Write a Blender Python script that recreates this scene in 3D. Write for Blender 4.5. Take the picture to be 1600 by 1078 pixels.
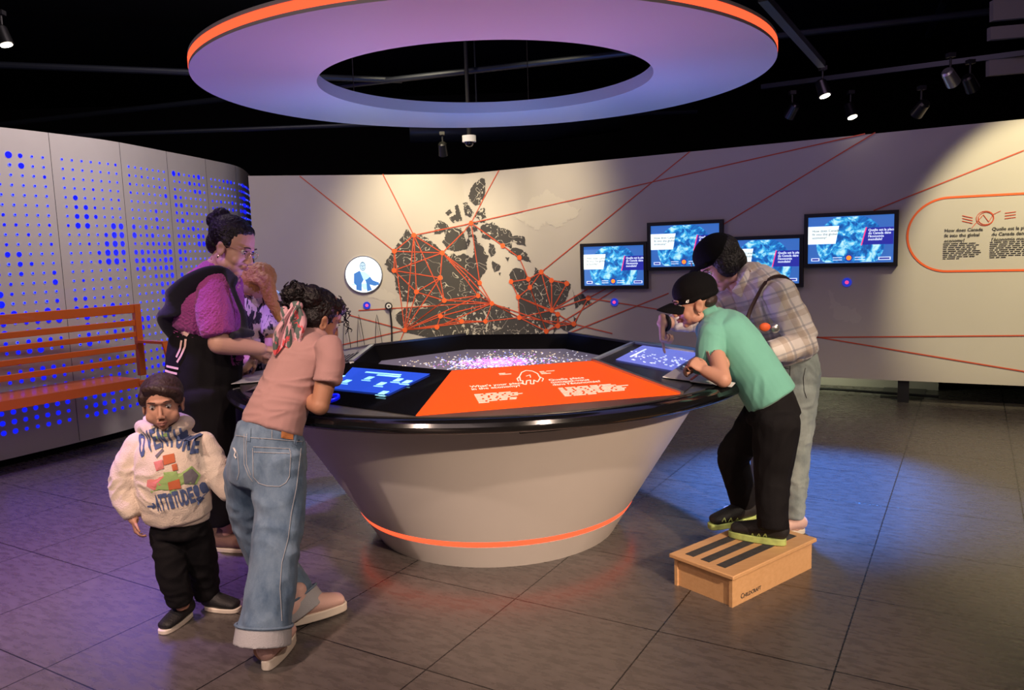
import bpy, bmesh, math, random
import numpy as np
from mathutils import Vector, Matrix, noise
scene = bpy.context.scene
for o in list(bpy.data.objects): bpy.data.objects.remove(o)
col = scene.collection
PI = math.pi
# ---------------------------------------------------------------- camera
F, PITCH, ROLL, HC = 1224.5, .1204, -.0336, 1.45
cam = bpy.data.objects.new('camera', bpy.data.cameras.new('camera')); col.objects.link(cam)
cam.data.sensor_width = 36; cam.data.lens = F / 1600 * 36; cam.data.clip_start = .05
cam.location = (0, 0, HC)
cam.matrix_world = Matrix.Translation((0, 0, HC)) @ Matrix.Rotation(PI/2 - PITCH, 4, 'X') @ Matrix.Rotation(ROLL, 4, 'Z')
scene.camera = cam
# ---------------------------------------------------------------- world, exposure
w = bpy.data.worlds.new('world'); scene.world = w; w.use_nodes = True
w.node_tree.nodes['Background'].inputs[0].default_value = (.55, .42, .62, 1)
w.node_tree.nodes['Background'].inputs[1].default_value = .05
scene.view_settings.view_transform = 'Standard'; scene.view_settings.look = 'None'
scene.view_settings.gamma = 1; scene.view_settings.exposure = 0
scene.view_settings.use_curve_mapping = False

def aim(o, target):
    o.rotation_euler = (Vector(target) - o.location).to_track_quat('-Z', 'Y').to_euler()
def spot(loc, tgt, power, color, ang, blend=.5, size=.05):
    l = bpy.data.lights.new('spot_light', 'SPOT'); l.energy = power; l.color = color
    l.spot_size = math.radians(ang); l.spot_blend = blend; l.shadow_soft_size = size
    o = bpy.data.objects.new('spot_light', l); col.objects.link(o); o.location = loc; aim(o, tgt); return o
def area(loc, tgt, power, color, sx, sy=None):
    l = bpy.data.lights.new('area_light', 'AREA'); l.energy = power; l.color = color
    l.shape = 'RECTANGLE'; l.size = sx; l.size_y = sy or sx
    o = bpy.data.objects.new('area_light', l); col.objects.link(o); o.location = loc; aim(o, tgt); return o
WARM, LILAC, BLUE = (1, .84, .50), (.75, .55, 1), (.12, .3, 1)
area((-1.2, -1.0, 3.6), (-.3, 4, .3), 45, (1, .74, .70), 3, 2)            # unseen soft lamp added as general fill from behind the viewer
spot((3.3, -2.4, 3.3), (.55, 3.15, .38), 2000, (1, .72, .52), 21, .6, .06)
spot((1.6, -.6, 3.7), (-.1, 3.1, .7), 420, (1, .74, .58), 36, .9, .06)       # front spot on the table and the children
spot((3.4, 2.2, 3.6), (1.35, 3.8, 1.0), 230, (1, .80, .62), 30, .7, .06)     # on the two at the right of the kiosk
spot((-.9, 6.3, 3.6), (-1.42, 4.3, 1.3), 110, (1, .72, .36), 14, .8, .04)   # rim light on the blond woman
spot((-2.2, -.2, 3.7), (-1.2, 3.1, .5), 430, (1, .74, .60), 36, .8, .06)
spot((-.9, 6.9, 3.7), (-.85, 8.8, 1.25), 560, WARM, 54, 1, .22)
spot((-.92, 8.02, 2.72), (-1.0, 8.7, 1.9), 16, WARM, 110, 1, .03)              # the small lit spotlight over the mural corner               # map wash
spot((.5, 6.6, 3.7), (.15, 8.5, 1.35), 430, WARM, 48, 1, .22)
spot((3.8, 4.2, 3.6), (4.2, 6.42, 1.46), 640, (1, .87, .48), 34, .5, .03)     # text panel
area((2.2, 4.6, 3.6), (2.2, 7.8, 1.0), 9, (.85, .55, .85), 1.6, .5)         # dim mauve on the mural wall
area((-1.9, 5.2, 3.6), (-3.2, 6.5, 1.0), 60, (.9, .74, .70), 1.2, .5)       # dim mauve on the dotted wall
spot((1.9, 5.8, 3.5), (1.75, 4.5, 0), 3200, (.05, .24, 1), 34, .8, .1)        # blue pools on the floor
spot((-1.4, 5.8, 3.5), (-1.0, 4.1, 0), 900, (.08, .34, 1), 26, .8, .1)
spot((-2.6, 3.2, 3.5), (-2.4, 4.0, 0), 900, (.48, .24, 1), 66, 1, .1)
spot((3.6, 1.6, 3.6), (3.2, 4.3, 0), 620, (1, .82, .52), 62, 1, .1)           # warm floor at the right
spot((-1.6, 1.2, 3.6), (-1.4, 2.1, 0), 320, (1, .6, .45), 80, 1, .1)
for lx, ly, tx, ty, c_, e_ in ((-.35, 4.0, -1.3, 3.6, (.50, .30, 1), 34), (-.30, 4.3, -.8, 5.4, (.12, .34, 1), 46), (.15, 4.0, 1.0, 3.5, (.45, .30, 1), 28), (.12, 4.3, .8, 5.2, (.14, .28, 1), 40), (-.1, 3.9, -.1, 2.9, (.8, .32, .75), 22)):
    spot((lx, ly, .90), (tx, ty, 2.32), e_*1.35, c_, 110, 1, .03)                 # added spots in the well, standing in for screen glow on the ring
# ---------------------------------------------------------------- geometry of the view: pixel -> point
def ray(x, y):
    X = (x - 800) / F; Y = -(y - 539) / F; c, s = math.cos(ROLL), math.sin(ROLL)
    X, Y = c*X - s*Y, s*X + c*Y
    return Vector((X, math.cos(PITCH) + Y*math.sin(PITCH), -math.sin(PITCH) + Y*math.cos(PITCH)))
def at(x, y, Y):
    d = ray(x, y); return Vector((0, 0, HC)) + d * (Y / d.y)
def fl(x, y, z=0.):
    d = ray(x, y); return Vector((0, 0, HC)) + d * ((z - HC) / d.z)
def onplane(x, y, p, n):
    d = ray(x, y); o = Vector((0, 0, HC)); return o + d * (n.dot(p - o) / n.dot(d))

# ---------------------------------------------------------------- materials
MATS = {}
def nodes(m): return m.node_tree.nodes, m.node_tree.links
def mat(name, color, rough=.6, metal=0, bump=0, bscale=60, emit=None, estr=0, spec=.5, vary=0, vscale=8, coat=0, sheen=0, trans=0):
    m = bpy.data.materials.new(name); m.use_nodes = True; MATS[name] = m
    N, L = nodes(m); b = N['Principled BSDF']
    c = tuple(color) + (1,)
    b.inputs['Base Color'].default_value = c; b.inputs['Roughness'].default_value = rough
    b.inputs['Metallic'].default_value = metal; b.inputs['Specular IOR Level'].default_value = spec
    b.inputs['Coat Weight'].default_value = coat; b.inputs['Sheen Weight'].default_value = sheen
    b.inputs['Transmission Weight'].default_value = trans
    if emit: b.inputs['Emission Color'].default_value = tuple(emit) + (1,); b.inputs['Emission Strength'].default_value = estr
    tc = N.new('ShaderNodeTexCoord')
    if vary:
        n = N.new('ShaderNodeTexNoise'); n.inputs['Scale'].default_value = vscale; n.inputs['Detail'].default_value = 4
        L.new(tc.outputs['Object'], n.inputs['Vector'])
        r = N.new('ShaderNodeMapRange'); r.inputs['To Min'].default_value = 1 - vary; r.inputs['To Max'].default_value = 1 + vary
        L.new(n.outputs['Fac'], r.inputs['Value'])
        x = N.new('ShaderNodeVectorMath'); x.operation = 'SCALE'; x.inputs[0].default_value = color
        L.new(r.outputs['Result'], x.inputs['Scale']); L.new(x.outputs[0], b.inputs['Base Color'])
    if bump:
        n = N.new('ShaderNodeTexNoise'); n.inputs['Scale'].default_value = bscale; n.inputs['Detail'].default_value = 3
        L.new(tc.outputs['Object'], n.inputs['Vector'])
        u = N.new('ShaderNodeBump'); u.inputs['Strength'].default_value = bump; u.inputs['Distance'].default_value = .01
        L.new(n.outputs['Fac'], u.inputs['Height']); L.new(u.outputs['Normal'], b.inputs['Normal'])
    return m
def M(n): return MATS[n]
mat('wall_paint', (.52, .48, .455), .75, bump=.05, bscale=200, vary=.04, vscale=3)
mat('dot_wall', (.56, .54, .52), .6, vary=.03)
mat('black', (.006, .006, .008), .5)
mat('black_matte', (.004, .004, .005), .95, spec=.1)
mat('ceiling_black', (.006, .006, .008), .9, spec=.15)
mat('black_gloss', (.006, .006, .007), .13, spec=.6, coat=.4)
mat('dark_metal', (.05, .05, .055), .3, metal=.9)
mat('silver', (.55, .56, .58), .3, metal=.9)
mat('brushed', (.10, .095, .09), .33, metal=.6)
mat('kiosk_white', (.60, .56, .52), .42, vary=.02, spec=.4)
mat('ring_white', (.62, .60, .62), .45, bump=.03, bscale=90)
mat('orange_glow', (.25, .02, .01), .5, emit=(1, .085, .03), estr=1.9)
mat('orange_panel', (.85, .085, .005), .4, emit=(1, .09, .0), estr=.42)
mat('orange_paint', (.60, .13, .02), .35, coat=.2)
mat('mural_ink', (.085, .08, .085), .7)
mat('mural_red', (.60, .085, .035), .6)
mat('mural_node', (.85, .13, .03), .6)
mat('mural_cloud', (.57, .53, .49), .75)
mat('ink', (.03, .03, .035), .7)
mat('paper', (.75, .74, .74), .6)
mat('well_floor', (.20, .19, .23), .5, emit=(.25, .21, .3), estr=.32)  # emission carries the light projected on the well floor
mat('white_print', (.9, .85, .8), .6, emit=(1, .8, .6), estr=.35)
mat('screen_blue', (.01, .03, .3), .1, emit=(.03, .10, .78), estr=.85, spec=.3)
mat('screen_dark', (.01, .01, .02), .1, emit=(.06, .06, .12), estr=.3)
mat('screen_soft', (.05, .06, .2), .15, emit=(.17, .20, .75), estr=.85)
mat('screen_pale', (.4, .5, .7), .15, emit=(.25, .55, 1.0), estr=.9)
mat('glow_cyan', (.3, .6, .8), .3, emit=(.35, .85, 1.0), estr=1.1)
mat('glow_white', (.9, .95, 1), .3, emit=(.82, .97, 1.0), estr=1.25)
mat('glow_text', (.8, .85, 1), .3, emit=(.75, .85, 1.0), estr=1.0)
mat('glow_navy', (.02, .02, .2), .2, emit=(.025, .03, .35), estr=1.0)
mat('glow_orange', (.9, .3, .05), .2, emit=(1, .28, .03), estr=1.1)
mat('glow_pink', (.9, .1, .3), .2, emit=(1, .06, .25), estr=1.0)
mat('glow_blue', (0, 0, .9), .3, emit=(.004, .01, 1.0), estr=1.15)
mat('glow_blueprint', (.1, .2, .5), .3, emit=(.03, .13, .45), estr=1.0)
mat('lamp_glow', (1, .95, .85), .3, emit=(1, .9, .7), estr=12)
mat('wood', (.62, .36, .17), .45, bump=.04, bscale=30)
mat('grip_tape', (.045, .045, .05), .9, bump=.5, bscale=220, vary=.5, vscale=40)
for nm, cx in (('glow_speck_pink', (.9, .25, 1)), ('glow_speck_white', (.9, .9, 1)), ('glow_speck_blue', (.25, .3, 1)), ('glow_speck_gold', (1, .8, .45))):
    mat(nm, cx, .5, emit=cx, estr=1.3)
# wood grain
N, L = nodes(M('wood')); tc = N.new('ShaderNodeTexCoord'); mp = N.new('ShaderNodeMapping'); mp.inputs['Scale'].default_value = (3, 26, 26)
nz = N.new('ShaderNodeTexNoise'); nz.inputs['Scale'].default_value = 3; nz.inputs['Detail'].default_value = 6
cr = N.new('ShaderNodeValToRGB'); cr.color_ramp.elements[0].color = (.55, .30, .13, 1); cr.color_ramp.elements[1].color = (.72, .45, .23, 1)
L.new(tc.outputs['Object'], mp.inputs['Vector']); L.new(mp.outputs[0], nz.inputs['Vector']); L.new(nz.outputs['Fac'], cr.inputs['Fac']); L.new(cr.outputs[0], N['Principled BSDF'].inputs['Base Color'])
# earth screen: cyan continents over blue
def earth_mat():
    m = mat('glow_earth', (.05, .2, .4), .15); N, L = nodes(m); b = N['Principled BSDF']
    tc = N.new('ShaderNodeTexCoord'); nz = N.new('ShaderNodeTexNoise'); nz.inputs['Scale'].default_value = 11; nz.inputs['Detail'].default_value = 9; nz.inputs['Roughness'].default_value = .68; nz.inputs['Distortion'].default_value = .5
    cr = N.new('ShaderNodeValToRGB'); e = cr.color_ramp.elements
    e[0].position = .42; e[0].color = (.008, .07, .32, 1); e[1].position = .62; e[1].color = (.6, .95, 1, 1)
    x = e.new(.49); x.color = (.015, .20, .62, 1); x = e.new(.54); x.color = (.05, .5, .85, 1)
    L.new(tc.outputs['Object'], nz.inputs['Vector']); L.new(nz.outputs['Fac'], cr.inputs['Fac']); L.new(cr.outputs[0], b.inputs['Emission Color']); b.inputs['Emission Strength'].default_value = 1.0
earth_mat()
# mural map ink with river lines and lake specks showing the paper
def river_mat():
    m = M('mural_ink'); N, L = nodes(m); b = N['Principled BSDF']; tc = N.new('ShaderNodeTexCoord')
    n1 = N.new('ShaderNodeTexNoise'); n1.inputs['Scale'].default_value = 5.5; n1.inputs['Detail'].default_value = 2; n1.inputs['Distortion'].default_value = .6
    a = N.new('ShaderNodeMath'); a.operation = 'SUBTRACT'; a.inputs[1].default_value = .5
    ab = N.new('ShaderNodeMath'); ab.operation = 'ABSOLUTE'; lt = N.new('ShaderNodeMath'); lt.operation = 'LESS_THAN'; lt.inputs[1].default_value = .0055
    n2 = N.new('ShaderNodeTexNoise'); n2.inputs['Scale'].default_value = 26; n2.inputs['Detail'].default_value = 3
    n3 = N.new('ShaderNodeTexNoise'); n3.inputs['Scale'].default_value = 1.6
    gt = N.new('ShaderNodeMath'); gt.operation = 'GREATER_THAN'
    mr = N.new('ShaderNodeMapRange'); mr.inputs['From Min'].default_value = .35; mr.inputs['From Max'].default_value = .65; mr.inputs['To Min'].default_value = .74; mr.inputs['To Max'].default_value = .575
    mx = N.new('ShaderNodeMath'); mx.operation = 'MAXIMUM'
    mix = N.new('ShaderNodeMix'); mix.data_type = 'RGBA'; mix.inputs[6].default_value = (.052, .048, .052, 1); mix.inputs[7].default_value = (.50, .47, .43, 1)
    for n in (n1, n2, n3): L.new(tc.outputs['Object'], n.inputs['Vector'])
    L.new(n1.outputs['Fac'], a.inputs[0]); L.new(a.outputs[0], ab.inputs[0]); L.new(ab.outputs[0], lt.inputs[0])
    L.new(n3.outputs['Fac'], mr.inputs['Value']); L.new(n2.outputs['Fac'], gt.inputs[0]); L.new(mr.outputs[0], gt.inputs[1])
    L.new(lt.outputs[0], mx.inputs[0]); L.new(gt.outputs[0], mx.inputs[1]); L.new(mx.outputs[0], mix.inputs[0]); L.new(mix.outputs[2], b.inputs['Base Color'])
river_mat()
# floor: large dark tiles in a turned grid
def floor_mat():
    m = mat('floor_tile', (.05, .045, .045), .3); N, L = nodes(m); b = N['Principled BSDF']
    g = N.new('ShaderNodeNewGeometry'); th = .5333; c, s = math.cos(th), math.sin(th)
    def m_(op, a, bb=None, v=None):
        n = N.new('ShaderNodeMath'); n.operation = op; L.new(a, n.inputs[0])
        if bb is not None: L.new(bb, n.inputs[1])
        if v is not None: n.inputs[1].default_value = v
        return n.outputs[0]
    def dotp(vx, vy):
        d = N.new('ShaderNodeVectorMath'); d.operation = 'DOT_PRODUCT'; L.new(g.outputs['Position'], d.inputs[0]); d.inputs[1].default_value = (vx, vy, 0); return d.outputs['Value']
    T = .431 * HC
    U = m_('ADD', m_('DIVIDE', dotp(-c, s), v=T), v=-.5775 + 20); V = m_('ADD', m_('DIVIDE', dotp(s, c), v=T), v=-3.296 + 20)
    def edge(q):
        f = m_('FRACT', q); f2 = m_('SUBTRACT', f, v=.5); f3 = m_('ABSOLUTE', f2); return f3
    e = N.new('ShaderNodeMath'); e.operation = 'MAXIMUM'; L.new(edge(U), e.inputs[0]); L.new(edge(V), e.inputs[1])
    gr = m_('GREATER_THAN', e.outputs[0], v=.4955)
    fu, fv = m_('FLOOR', U), m_('FLOOR', V)
    cb = N.new('ShaderNodeCombineXYZ'); L.new(fu, cb.inputs[0]); L.new(fv, cb.inputs[1])
    wn = N.new('ShaderNodeTexWhiteNoise'); L.new(cb.outputs[0], wn.inputs['Vector'])
    nz = N.new('ShaderNodeTexNoise'); nz.inputs['Scale'].default_value = 9; nz.inputs['Detail'].default_value = 8
    cmb = N.new('ShaderNodeCombineXYZ'); L.new(U, cmb.inputs[0]); L.new(m_('MULTIPLY', V, v=3.), cmb.inputs[1]); L.new(wn.outputs['Value'], cmb.inputs[2]); L.new(cmb.outputs[0], nz.inputs['Vector'])
    cr = N.new('ShaderNodeValToRGB'); cr.color_ramp.elements[0].color = (.075, .066, .062, 1); cr.color_ramp.elements[1].color = (.125, .11, .105, 1)
    cr.color_ramp.elements[0].position = .3; cr.color_ramp.elements[1].position = .75
    L.new(nz.outputs['Fac'], cr.inputs['Fac'])
    mix = N.new('ShaderNodeMix'); mix.data_type = 'RGBA'; mix.inputs[7].default_value = (.006, .006, .007, 1)
    L.new(gr, mix.inputs[0]); L.new(cr.outputs[0], mix.inputs[6]); L.new(mix.outputs[2], b.inputs['Base Color'])
    mr = N.new('ShaderNodeMapRange'); mr.inputs['To Min'].default_value = .20; mr.inputs['To Max'].default_value = .36; L.new(nz.outputs['Fac'], mr.inputs['Value']); L.new(mr.outputs[0], b.inputs['Roughness'])
    bp = N.new('ShaderNodeBump'); bp.inputs['Strength'].default_value = .35; bp.inputs['Distance'].default_value = .004
    hh = m_('SUBTRACT', m_('MULTIPLY', nz.outputs['Fac'], v=.5), gr); L.new(hh, bp.inputs['Height']); L.new(bp.outputs['Normal'], b.inputs['Normal'])
    b.inputs['Specular IOR Level'].default_value = .55
floor_mat()

# ---------------------------------------------------------------- mesh helpers
def link(name, me, mats, parent=None, **tags):
    o = bpy.data.objects.new(name, me); col.objects.link(o)
    if not isinstance(mats, (list, tuple)): mats = [mats]
    if not me.materials:
        for m in mats: me.materials.append(M(m))
    if parent: o.parent = parent
    for k, v in tags.items(): o[k] = v
    return o
def thing(name, label, category, loc=(0, 0, 0), group=None):
    o = bpy.data.objects.new(name, None); col.objects.link(o); o.location = loc
    o['label'] = label; o['category'] = category; o.empty_display_size = .05
    if group: o['group'] = group
    bpy.context.view_layer.update()
    return o
class MB:
    def __init__(s): s.v = []; s.f = []; s.m = []; s.mi = 0
    def add(s, vs, fs):
        n = len(s.v); s.v += [tuple(v) for v in vs]; s.f += [tuple(i + n for i in f) for f in fs]; s.m += [s.mi] * len(fs)
    def box(s, c, sx, sy, sz, rot=0, R=None):
        R = R or Matrix.Rotation(rot, 3, 'Z'); c = Vector(c)
        vs = [c + R @ Vector((a*sx/2, b*sy/2, d*sz/2)) for a in (-1, 1) for b in (-1, 1) for d in (-1, 1)]
        s.add(vs, [(0, 1, 3, 2), (4, 6, 7, 5), (0, 4, 5, 1), (2, 3, 7, 6), (0, 2, 6, 4), (1, 5, 7, 3)])
    def bar(s, a, b, w, h, up=(0, 0, 1)):
        a, b = Vector(a), Vector(b); d = (b - a); l = d.length; d.normalize(); up = Vector(up)
        sd = d.cross(up).normalized(); u = sd.cross(d)
        R = Matrix((sd, d, u)).transposed(); s.box((a + b)/2, w, l, h, R=R)
    def tube(s, pts, r, n=8, cap=True):
        pts = [Vector(p) for p in pts]; k = len(pts); rr = r if isinstance(r, (list, tuple)) else [r]*k
        vs = []; nn = None
        for i, p in enumerate(pts):
            t = (pts[min(i+1, k-1)] - pts[max(i-1, 0)]).normalized()
            if nn is None: nn = t.orthogonal().normalized()
            nn = (nn - t * nn.dot(t)); nn = nn.normalized() if nn.length > 1e-6 else t.orthogonal().normalized()
            bb = t.cross(nn)
            for j in range(n):
                a = 2*PI*j/n; vs.append(p + (nn*math.cos(a) + bb*math.sin(a))*rr[i])
        fs = [(i*n+j, i*n+(j+1) % n, (i+1)*n+(j+1) % n, (i+1)*n+j) for i in range(k-1) for j in range(n)]
        if cap: fs += [tuple(range(n))[::-1], tuple((k-1)*n+j for j in range(n))]
        s.add(vs, fs)
    def lathe(s, prof, n=96, c=(0, 0, 0), close=True):
        c = Vector(c); k = len(prof)
        vs = [c + Vector((r*math.cos(2*PI*j/n), r*math.sin(2*PI*j/n), z)) for r, z in prof for j in range(n)]
        rng = range(k if close else k-1)
        s.add(vs, [(i*n+j, i*n+(j+1) % n, ((i+1) % k)*n+(j+1) % n, ((i+1) % k)*n+j) for i in rng for j in range(n)])
    def prism(s, poly, thick):           # 3-D planar polygon extruded by a vector
        t = Vector(thick); n = len(poly); p = [Vector(q) for q in poly]
        s.add(p + [q + t for q in p], [tuple(range(n))[::-1], tuple(range(n, 2*n))] + [(i, (i+1) % n, n+(i+1) % n, n+i) for i in range(n)])
    def disc(s, c, nrm, r, thick, n=24, r2=None):
        c, nrm = Vector(c), Vector(nrm).normalized(); a = nrm.orthogonal().normalized(); b = nrm.cross(a)
        s.tube([c, c + nrm*thick], [r, r2 if r2 is not None else r], n)
    def ball(s, c, rx, ry=None, rz=None, R=None, nu=16, nv=10):
        ry = ry or rx; rz = rz or rx; c = Vector(c); R = R or Matrix.Identity(3)
        vs = [c + R @ Vector((0, 0, rz))]
        for i in range(1, nv):
            a = PI*i/nv
            for j in range(nu):
                b = 2*PI*j/nu; vs.append(c + R @ Vector((rx*math.sin(a)*math.cos(b), ry*math.sin(a)*math.sin(b), rz*math.cos(a))))
        vs.append(c + R @ Vector((0, 0, -rz))); fs = []
        for j in range(nu): fs.append((0, 1+j, 1+(j+1) % nu)); fs.append((len(vs)-1, 1+(nv-2)*nu+(j+1) % nu, 1+(nv-2)*nu+j))
        for i in range(nv-2):
            for j in range(nu): a = 1+i*nu; fs.append((a+j, a+nu+j, a+nu+(j+1) % nu, a+(j+1) % nu))
        s.add(vs, fs)
    def mesh(s, name, smooth=False, origin=None):
        me = bpy.data.meshes.new(name); vs = s.v
        if origin is not None: ox, oy, oz = origin; vs = [(x-ox, y-oy, z-oz) for x, y, z in vs]
        me.from_pydata(vs, [], s.f); me.update()
        bm = bmesh.new(); bm.from_mesh(me); bmesh.ops.recalc_face_normals(bm, faces=bm.faces); bm.to_mesh(me); bm.free()
        if smooth: me.shade_smooth()
        if any(s.m): me.polygons.foreach_set('material_index', s.m)
        return me
    def build(s, name, mats, parent=None, smooth=False, bevel=0, **tags):
        org = tuple(parent.matrix_world.translation) if parent else None
        if parent is None:
            a = np.array(s.v); org = tuple(map(float, ((a[:, 0].min()+a[:, 0].max())/2, (a[:, 1].min()+a[:, 1].max())/2, a[:, 2].min()))) 
        me = s.mesh(name, smooth, org)
        o = link(name, me, mats, parent, **tags)
        if parent is None: o.location = org
        if bevel:
            b = o.modifiers.new('b', 'BEVEL'); b.width = bevel; b.segments = 2; b.limit_method = 'ANGLE'; b.angle_limit = .6
        if smooth or bevel:
            try: me.set_sharp_from_angle(angle=math.radians(35))
            except Exception: pass
        bpy.context.view_layer.update()
        return o
def textmesh(body, size, origin, xdir, ydir, spacing=1.0, align='LEFT', thick=.0015, bold=0, ls=1.0):
    cu = bpy.data.curves.new('t', 'FONT'); cu.body = body; cu.size = size; cu.align_x = align; cu.space_line = ls
    cu.extrude = 0; cu.offset = bold; cu.resolution_u = 2; cu.space_character = spacing
    o = bpy.data.objects.new('t', cu); col.objects.link(o); dg = bpy.context.evaluated_depsgraph_get(); dg.update()
    me = bpy.data.meshes.new_from_object(o.evaluated_get(dg)); bpy.data.objects.remove(o)
    xd, yd = Vector(xdir).normalized(), Vector(ydir).normalized(); n = xd.cross(yd)
    vs = [Vector(origin) + xd*v.co.x + yd*v.co.y + n*(v.co.z + thick) for v in me.vertices]
    fs = [tuple(p.vertices) for p in me.polygons]; bpy.data.meshes.remove(me)
    return vs, fs
# ================================================================ the room
def st(o): o['kind'] = 'structure'; return o
mb = MB(); mb.add([(-9, -4, 0), (10, -4, 0), (10, 13, 0), (-9, 13, 0)], [(0, 1, 2, 3)]); st(mb.build('floor', 'floor_tile'))
mb = MB(); mb.box((.5, 4.5, 3.98), 19, 17, .06); st(mb.build('ceiling', 'ceiling_black'))
for nm, c, sx, sy in (('wall_far', (.5, 13, 1.98), 19, .1), ('wall_outer_left', (-9, 4.5, 1.98), .1, 17), ('wall_outer_right', (10, 4.5, 1.98), .1, 17)):
    mb = MB(); mb.box(c, sx, sy, 3.96); st(mb.build(nm, 'ceiling_black'))
# mural walls, unrolled coordinate u along them (u<0 left leaf, u>0 right leaf), corner at S
S = Vector((-.48, 8.85, 0)); D1 = Vector((.8815, -.472, 0)); D0 = Vector((-.974, -.226, 0))
N1 = Vector((-.472, -.8815, 0)); N0 = Vector((.226, -.974, 0))      # towards the visitors
def wp(u, z, off=0.):
    return (S + D1*u + N1*off if u >= 0 else S - D0*u*1 + N0*off) + Vector((0, 0, z)) if u >= 0 else S + D0*(-u) + N0*off + Vector((0, 0, z))
def wuv(x, y):
    for d, n, sg in ((D1, N1, 1), (D0, N0, -1)):
        p = onplane(x, y, S, n); u = (p - S).dot(d)
        if u > 0 or sg < 0: return sg*u, p.z
def leaf(u0, u1, zt0, zt1, zb, name):
    mb = MB(); n = N1 if u1 > 0 else N0
    a, b = wp(u0, 0) if u0 != 0 else S.copy(), wp(u1, 0) if u1 != 0 else S.copy()
    P = [a + Vector((0, 0, zb)), b + Vector((0, 0, zb)), b + Vector((0, 0, zt1)), a + Vector((0, 0, zt0))]
    mb.prism(P, -n*.12); return st(mb.build(name, 'wall_paint'))
wall_right = leaf(0, 6.6, 2.305, 2.36, .20, 'wall_right')
wall_back = leaf(-2.27, 0, 2.31, 2.305, .20, 'wall_back')
for nm, u in (('wall_post', 4.42), ('wall_post', 1.0), ('wall_post', -1.6)):
    mb = MB(); p = wp(u, .1, -.06); mb.box((p.x, p.y, .1), .09, .05, .2, rot=-.49); mb.build(nm, 'black', wall_right if u > 0 else wall_back)
# pale base wall seen under the mural
mb = MB(); a, b = wp(.8, 0, -.75), wp(4.7, 0, -.75); mb.prism([a, b, b + Vector((0, 0, .5)), a + Vector((0, 0, .5))], -N1*.1); st(mb.build('baseboard_right', 'wall_paint'))
for u_ in (2.6, 3.6): spot(wp(u_, .45, -.25), wp(u_ + .5, .05, -.75), 9, (.9, .95, .6), 130, 1, .03)
mb = MB(); p0 = wp(2.6, .02, -.45); p1 = wp(3.4, .02, -.35); p2 = wp(4.7, .02, -.3)
mb.tube([p0, p0.lerp(p1, .5) + Vector((0, .03, 0)), p1, p1.lerp(p2, .3) + Vector((0, .03, .01)), p2], .012)
mb.build('floor_cable', 'black', label='black cable lying on the floor under the mural wall', category='cable')
mb = MB(); q = [fl(1375, 621), fl(1441, 626), fl(1449, 605), fl(1383, 602)]; mb.prism([v + Vector((0, 0, .001)) for v in q], (0, 0, .004))
mb.build('floor_plate', 'dark_metal', label='thin floor plate around the post under the mural wall', category='plate')

# ---- the mural's print
def clipu(poly, keep):               # Sutherland-Hodgman at u = 0
    out = []
    for i in range(len(poly)):
        a, b = poly[i], poly[(i+1) % len(poly)]; ia, ib = (a[0]*keep >= 0), (b[0]*keep >= 0)
        if ia: out.append(a)
        if ia != ib: t = a[0]/(a[0]-b[0]); out.append((0, a[1] + t*(b[1]-a[1])))
    return out
def rough_poly(pts, seed, amp, step):
    out = []; n = len(pts)
    for i in range(n):
        a, b = Vector(pts[i]), Vector(pts[(i+1) % n]); k = max(1, int((b-a).length/step))
        for j in range(k):
            p = a.lerp(b, j/k); q = Vector((p.x/22, p.y/22, seed)); d = noise.noise_vector(q*2.3)*amp*1.2 + noise.noise_vector(q*6)*amp*.8
            out.append((p.x + d.x, p.y + d.y))
    return out
from mathutils.geometry import tessellate_polygon
def mural_poly(mb, poly, off):       # poly in (u, z)
    for keep in (1, -1):
        q = clipu(poly, keep)
        if len(q) < 3: continue
        tri = tessellate_polygon([[Vector((a, b, 0)) for a, b in q]])
        n, d = (N1, D1) if keep > 0 else (N0, D0)
        vs = [S + d*abs(a) + n*off + Vector((0, 0, b)) for a, b in q]
        mb.add(vs, [tuple(t) for t in tri])
Z5 = lambda pts: [(x/4 + 560, y/4 + 260) for x, y in pts]
LAND = [
 (305,388),(325,418),(346,430),(385,425),(410,440),(440,455),(470,480),(500,505),(540,545),(560,550),(590,540),(620,560),(650,545),(680,555),(715,575),(725,500),(715,420),(735,430),(745,480),(770,475),(790,530),(815,560),(800,600),(805,640),(770,690),(755,740),(758,790),(790,820),(835,855),(880,870),(945,885),(955,930),(975,950),(1000,960),(1010,930),(1000,880),(1005,840),(1000,790),(960,740),(945,680),(965,640),(1000,635),(1040,650),(1065,700),(1100,690),(1105,630),(1145,660),(1190,690),(1215,715),(1260,715),(1303,715),(1330,740),(1310,800),(1290,860),(1240,880),(1215,900),(1205,940),(1195,1000),(1160,1060),(1000,1075),(700,1070),(540,1065),(440,1070),(300,1035),(235,960),(235,925),(290,885),(345,880),(355,862),(330,845),(270,840),(255,800),(235,770),(225,680),(185,650),(163,610)]
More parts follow.
